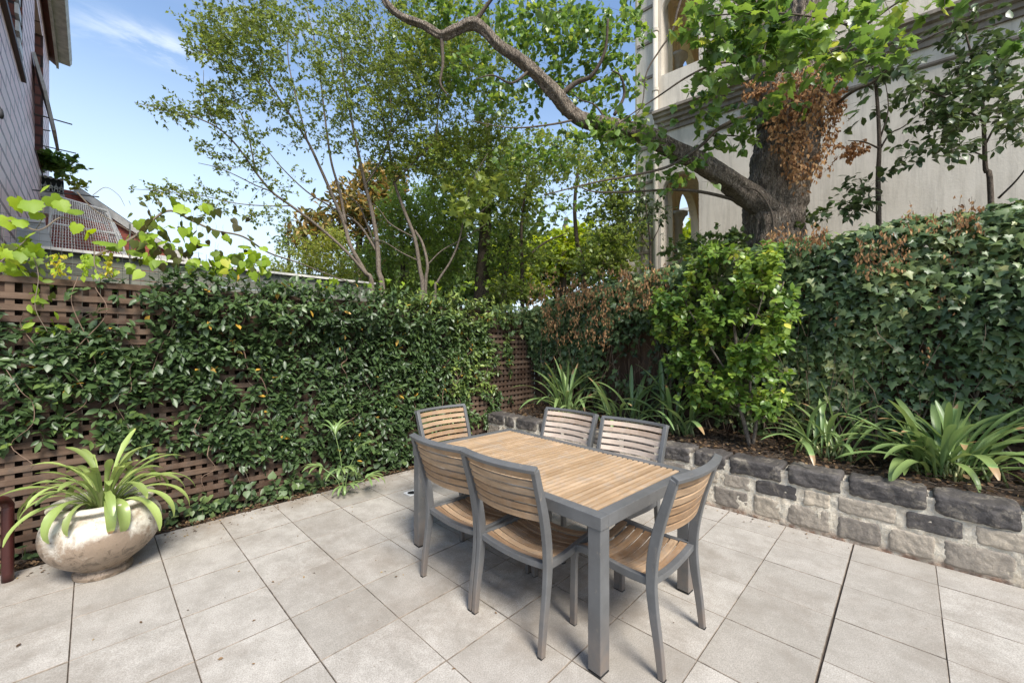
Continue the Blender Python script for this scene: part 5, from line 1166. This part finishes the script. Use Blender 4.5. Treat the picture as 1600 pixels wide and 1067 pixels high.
# ---- young trees in front of the mansion wall
def young(name, lab, cat, base, stems, regs, n, tmpl, size, m, tint=.4, nl=(5, 9), twig=.28, group=None, bark='bark_dark', tf=1., **kw):
    base = (base[0], base[1], base[2] * tf); stems = [([(a, b_, c * tf) for a, b_, c in p_], r0 * tf, r1 * tf) for p_, r0, r1 in stems]; regs = [(*g_[:4], g_[4] * tf, g_[5] * tf, g_[6]) for g_ in regs]; size = (size[0] * tf, size[1] * tf); twig *= tf
    e = empty(name, W(*base) * [1, 1, 0], 0, lab, cat, group); mb = MB(); branches(mb, stems, 5, 8); mb.build('trunk', M[bark], e, smooth=True, world=True)
    fo = Foliage(); crown(fo, regs, n, tmpl, size, tint, nl, twig, **kw); fo.build('crown', [M[m], M['twig']], e, world=True); return e
young('young_tree', 'thin straight young tree before the pale mansion wall, just right of the great trunk', 'tree', (1372, 700, 6.0),
      [([(1374, 640, 6.0), (1373, 360, 6.0), (1372, 280, 6.0), (1374, 225, 6.0), (1370, 150, 6.0), (1362, 90, 6.0), (1358, 50, 6.0)], .038, .012), ([(1373, 232, 6.0), (1350, 222, 5.9), (1325, 220, 5.9)], .014, .005), ([(1374, 235, 6.0), (1390, 210, 5.9), (1412, 198, 5.8), (1440, 175, 5.8)], .014, .005), ([(1376, 215, 6.0), (1388, 170, 5.9), (1382, 120, 5.9)], .012, .004), ([(1373, 335, 6.0), (1350, 325, 5.9), (1330, 322, 5.8)], .008, .004), ([(1370, 130, 6), (1395, 100, 5.9), (1420, 90, 5.9)], .01, .004)],
      [(1365, 165, 40, 40, 5.9, .4, 1.4), (1395, 120, 45, 35, 5.9, .4, 1.5), (1350, 110, 35, 40, 5.9, .3, .8), (1410, 150, 40, 30, 5.8, .3, 1.2), (1358, 290, 20, 10, 5.8, .15, .3), (1320, 330, 26, 20, 5.6, .2, .8), (1340, 60, 40, 25, 5.8, .3, .5)], 150, T_oval(.27, .06, -.12), (.09, .15), 'dark', .55, (5, 9), .3, down=.35, nrm=.5, thr=-.6, tf=.84)
young('young_tree', 'taller young tree with crooked stem before the mansion wall near the right edge', 'tree', (1546, 700, 5.6),
      [([(1552, 640, 5.6), (1548, 305, 5.6), (1540, 265, 5.6), (1538, 220, 5.6), (1534, 150, 5.6), (1520, 95, 5.6), (1508, 50, 5.6)], .036, .010), ([(1539, 245, 5.6), (1515, 235, 5.5), (1490, 228, 5.4)], .012, .005), ([(1536, 190, 5.6), (1500, 165, 5.5), (1470, 150, 5.4), (1440, 140, 5.3)], .016, .005), ([(1540, 225, 5.6), (1560, 190, 5.5), (1590, 160, 5.4)], .014, .005), ([(1560, 310, 5.5), (1590, 280, 5.3), (1620, 240, 5.1)], .014, .006), ([(1534, 150, 5.6), (1560, 100, 5.5), (1590, 70, 5.4)], .012, .004)],
      [(1460, 150, 55, 30, 5.5, .4, 2), (1510, 110, 50, 40, 5.6, .4, 2), (1470, 190, 50, 25, 5.4, .3, 1.6), (1450, 240, 30, 18, 5.3, .2, .7), (1560, 90, 40, 35, 5.5, .3, 1), (1590, 190, 40, 45, 5.2, .3, 1.6), (1560, 130, 30, 30, 5.5, .3, .6), (1490, 230, 30, 12, 5.3, .2, .5), (1530, 40, 60, 25, 5.4, .3, .7)], 260, T_oval(.27, .06, -.12), (.085, .14), 'dark', .55, (5, 9), .3, down=.35, nrm=.5, thr=-.7, tf=.78)
young('camellia', 'small dark glossy camellia tree in front of the corner pier of the mansion', 'shrub', (1018, 700, 6.5),
      [([(1018, 640, 6.5), (1016, 400, 6.5), (1014, 360, 6.5), (1008, 310, 6.5), (1004, 270, 6.5)], .022, .006), ([(1014, 390, 6.5), (1000, 365, 6.5), (992, 345, 6.5)], .010, .004), ([(1015, 385, 6.5), (1028, 360, 6.4), (1034, 340, 6.4)], .010, .004)],
      [(1008, 320, 24, 60, 6.5, .3, 3), (1028, 345, 18, 30, 6.4, .2, 1.2), (990, 350, 22, 40, 6.5, .3, 1.4)], 150, T_oval(.24, .06, -.08), (.05, .085), 'dark', .5, (5, 8), .16)
young('garden_shrub', 'dark shrub at the foot of the great tree trunk, above the lime bush', 'shrub', (1130, 600, 5.3), [([(1130, 640, 5.3), (1130, 420, 5.3), (1125, 385, 5.3)], .02, .006)], [(1130, 380, 45, 22, 5.25, .3, 2), (1080, 390, 40, 18, 5.3, .3, 1), (1290, 350, 40, 22, 5.3, .25, 1)], 170, T_heart, (.05, .08), 'evergreen', .4, (5, 8), .14)

# ---- trees farther back
young('evergreen_tree', 'dense dark evergreen with stout dark trunk straight behind the lattice corner', 'tree', (752, 560, 9.0),
      [([(748, 640, 9), (752, 470, 9), (756, 400, 9), (760, 330, 9), (765, 260, 9.0), (760, 190, 9)], .20, .06), ([(780, 640, 9), (786, 470, 9), (790, 420, 9), (800, 360, 9)], .10, .05), ([(760, 330, 9), (720, 280, 9), (690, 250, 8.8)], .06, .02), ([(765, 300, 9), (800, 250, 9), (830, 220, 8.8)], .06, .02)],
      [(700, 330, 70, 60, 8.8, .9, 3), (760, 330, 60, 70, 9.0, .9, 2.4), (720, 250, 70, 50, 9.0, .9, 2.4), (700, 410, 80, 50, 9, .8, 2.8), (790, 400, 60, 50, 9, .8, 2), (800, 280, 60, 50, 9, .8, 1.6)], 2300, T_oval(.22, .05, -.1), (.07, .12), 'midgreen', .5, (6, 10), .30, down=.3, thr=-.35, f=2.2, seed=41, tr=.004)
young('evergreen_tree', 'bright green leafy evergreen between the pale stemmed trees', 'tree', (630, 560, 7.8), [([(632, 640, 7.8), (630, 430, 7.8), (625, 340, 7.8)], .07, .03)],
      [(630, 400, 50, 60, 7.8, .7, 3), (625, 330, 40, 45, 7.8, .6, 2), (580, 420, 40, 40, 7.8, .5, 1.2), (665, 360, 35, 50, 7.8, .5, 1.2)], 900, T_oval(.22, .05, -.1), (.06, .10), 'midgreen', .7, (6, 10), .26, down=.3, thr=-.5, seed=42, tr=.003)
young('magnolia_tree', 'magnolia tree with rusty orange leaf backs rising behind the pale stems', 'tree', (560, 560, 11.5), [([(560, 640, 11.5), (560, 420, 11.5), (565, 330, 11.5)], .16, .05)],
      [(560, 330, 50, 50, 11.5, 1.0, 3), (600, 290, 45, 40, 11.5, 1, 2), (520, 350, 45, 40, 11.5, .9, 2), (490, 370, 40, 35, 11.2, .7, 1.6), (590, 360, 50, 50, 11.5, 1, 2)], 650, T_oval(.2, .05, -.05), (.15, .23), 'magnolia', .55, (6, 9), .34, up=.4, down=-.1, thr=-.55, seed=43, tr=.006, tsd=.22)
young('pale_shrub', 'loose yellow green shrub beyond the lattice, left of the pale stemmed trees', 'shrub', (480, 560, 8.5), [([(480, 640, 8.5), (482, 450, 8.5), (485, 400, 8.5)], .04, .015)],
      [(480, 410, 60, 40, 8.5, .7, 3), (530, 420, 50, 40, 8.5, .7, 2), (430, 430, 40, 20, 8.3, .5, .8), (520, 375, 30, 20, 8.5, .5, .8), (590, 448, 70, 16, 8.0, .4, 1.2), (470, 448, 80, 14, 8.0, .4, 1)], 1200, T_oval(.18), (.05, .085), 'yellowgreen', .5, (7, 11), .26, thr=-.5, seed=44)
young('broadleaf_tree', 'open medium green tree between the dark evergreen and the mansion corner', 'tree', (900, 560, 8.4),
      [([(918, 640, 8.4), (912, 430, 8.4), (902, 380, 8.4), (898, 320, 8.4), (905, 250, 8.4)], .06, .03), ([(818, 640, 8.4), (816, 430, 8.4), (815, 350, 8.4), (825, 270, 8.4)], .05, .02), ([(816, 410, 8.4), (850, 380, 8.4), (885, 365, 8.4)], .03, .01)],
      [(850, 260, 80, 60, 8.3, .9, 2.2), (930, 290, 70, 60, 8.3, .9, 2.2), (870, 340, 80, 40, 8.4, .9, 2), (950, 370, 60, 40, 8.2, .7, 2.2), (970, 240, 40, 60, 8.2, .6, 1), (830, 400, 40, 40, 8.2, .6, 1), (940, 410, 70, 20, 8.0, .6, 1.6), (780, 455, 90, 18, 8.0, .5, 1.8), (975, 320, 30, 50, 8.2, .5, 1.2), (820, 330, 60, 40, 8.4, .8, 1.4)], 2700, T_oval(.3, .05, -.1), (.06, .10), 'canopy', .5, (6, 10), .30, down=.3, thr=-.3, f=2.2, seed=45, tr=.003)
young('lime_tree', 'glowing lime yellow tree far behind, seen low between darker foliage', 'tree', (880, 540, 17), [([(880, 640, 17), (880, 400, 17), (885, 340, 17)], .2, .08)],
      [(860, 400, 90, 30, 17, 1.5, 3), (930, 385, 80, 35, 17, 1.5, 3), (800, 440, 60, 25, 16, 1, 1), (1070, 380, 40, 30, 15, 1, 1)], 900, T_heart, (.16, .28), 'backlime', .5, (6, 9), .6, thr=-.6, seed=46, tr=.008, bark='bark_dark')
young('wispy_tree', 'pale wispy far tree at the left of the yellow green shrub', 'tree', (450, 540, 16), [([(455, 640, 16), (452, 420, 16), (450, 370, 16)], .08, .03)],
      [(450, 375, 20, 35, 16, 1, 1), (432, 430, 26, 20, 16, 1, .8)], 120, T_small(), (.10, .16), 'evergreen', .6, (8, 12), .5, thr=-.8, seed=47, tr=.006)
young('far_tree', 'dark distant tree top in front of the far right garden, behind the evergreen', 'tree', (700, 540, 20), [([(700, 640, 20), (700, 420, 20)], .25, .1)],
      [(640, 420, 120, 45, 20, 1.5, 2), (780, 400, 120, 60, 20, 1.5, 3), (900, 430, 120, 40, 21, 1.5, 2), (740, 455, 110, 30, 18, 1.5, 3), (600, 455, 100, 22, 18, 1.5, 1)], 2000, T_heart, (.2, .34), 'evergreen', .4, (6, 9), .7, thr=-.8, seed=48, tr=.01)

# ---- flower box plants
fbp = empty('trailing_geranium', onY(82, 262, yP), 0, 'green and reddish plants spilling out of the lace iron flower box', 'plant')
fo = Foliage(); q = onY(82, 262, yP); t0 = float(q @ FW)
crown(fo, [(80, 252, 26, 12, t0, .12, 3), (105, 262, 16, 14, t0, .1, 1.4)], 70, T_heart, (.06, .11), .6, (5, 8), .16, thr=-9, nrm=.5)
crown(fo, [(112, 285, 12, 12, t0, .1, 1.2)], 16, T_heart, (.05, .09), 1.0, (5, 8), .16, thr=-9, nrm=.5); fo.build('leaves', [M['plane'], M['twig_red']], fbp, world=True)

# ---- grape vine over the wire above the lattice
gv = empty('grape_vine', (0.2, 4.5, 2.0), 0, 'grape vine with bright translucent leaves and dark curled ones along the top of the lattice', 'vine')
fo = Foliage(); mb = MB(); vY = 4.44
def vinepath(pts, r0, r1):
    P_ = spline([onY(a, b_, vY + d) for a, b_, d in pts], 6); mb.tube(P_, list(np.linspace(r0, r1, len(P_))), 6, cap=False)
vinepath([(-40, 372, 0), (10, 345, 0), (60, 360, -.05), (100, 340, 0), (145, 372, .05), (150, 420, 0), (190, 440, 0)], .006, .003)
vinepath([(150, 400, .1), (210, 370, .1), (260, 330, .05), (300, 345, .1), (335, 360, .1), (380, 370, .15), (420, 395, .3), (470, 412, .5), (520, 432, .8), (560, 446, 1.1)], .010, .007)
vinepath([(120, 300, 0), (150, 330, 0), (200, 360, 0), (240, 390, .1), (265, 430, 0)], .004, .002); vinepath([(0, 410, 0), (35, 380, 0), (62, 350, 0), (70, 320, 0)], .004, .002)
vinepath([(145, 305, 0), (165, 293, 0), (185, 305, 0), (195, 322, 0)], .0025, .0015); vinepath([(45, 380, 0), (60, 430, -.03), (55, 480, -.04), (75, 520, -.04)], .003, .002)
big_l = [(25, 318, .15), (45, 322, .16), (12, 348, .14), (30, 352, .12), (78, 315, .15), (92, 322, .14), (115, 335, .13), (120, 358, .12), (60, 340, .10), (25, 405, .13), (15, 392, .10), (45, 375, .09), (140, 375, .14), (160, 385, .15), (145, 408, .14), (165, 413, .10), (185, 392, .12), (215, 352, .13), (228, 375, .12), (275, 322, .17), (290, 330, .16),
         (328, 335, .13), (320, 328, .12), (215, 400, .13), (232, 408, .12), (250, 385, .12), (262, 390, .10), (300, 412, .12), (318, 388, .12), (382, 390, .13), (395, 398, .10), (350, 375, .1), (372, 410, .1), (205, 420, .10), (70, 300, .10), (240, 345, .11), (255, 365, .11), (335, 400, .1), (410, 392, .1)]
P = np.array([onY(a, b_, vY + random.uniform(-.08, .12)) for a, b_, s in big_l]); n = len(P)
fo.leaves(T_grape, P + [0, 0, .04], np.tile([0, -.2, -.8], (n, 1)) + rng.normal(0, .55, (n, 3)), np.tile([-.3, -1., .5], (n, 1)) + rng.normal(0, .35, (n, 3)), np.array([s for _, _, s in big_l]) * .78, np.clip(.75 + rng.normal(0, .12, n), 0, 1))
def vcl(px0, px1, py0, py1, n, size, t0, t1, tm, dy=.15):
    P = np.array([onY(a, b_, vY + c) for a, b_, c in zip(U(px0, px1, n), U(py0, py1, n), U(-dy, dy, n))]); fo.leaves(tm, P, np.tile([0, 0, -1.], (n, 1)) + rng.normal(0, .55, (n, 3)), np.tile([-.2, -1., .3], (n, 1)) + rng.normal(0, .6, (n, 3)), U(*size, n), U(t0, t1, n)); return P
P2 = vcl(210, 400, 325, 420, 75, (.05, .095), 0, .35, T_heart); fo.twigs(P2, P2 + [0, 0, .07], .0012)
P2 = vcl(200, 260, 300, 345, 20, (.03, .06), .1, .3, T_heart); vcl(20, 190, 395, 432, 70, (.03, .06), .6, .97, T_small(), .06); vcl(82, 100, 396, 430, 60, (.02, .04), .9, 1, T_small(), .04); vcl(128, 138, 396, 430, 40, (.02, .035), .6, .9, T_small(), .03); vcl(163, 176, 390, 430, 60, (.02, .04), .92, 1, T_small(), .04)
vcl(330, 420, 395, 430, 60, (.06, .10), .5, .95, T_heart); vcl(450, 780, 436, 452, 34, (.04, .08), .45, .85, T_ivy, .2); vcl(0, 60, 370, 430, 20, (.07, .1), .2, .9, T_maple); vcl(190, 320, 345, 430, 40, (.05, .1), .5, .9, T_heart)
vcl(40, 90, 430, 520, 26, (.06, .09), .3, .8, T_oval(.2), .05)
fo.build('leaves', [M['vine'], M['twig']], gv, world=True); mb.build('stems', M['twig'], gv, world=True)
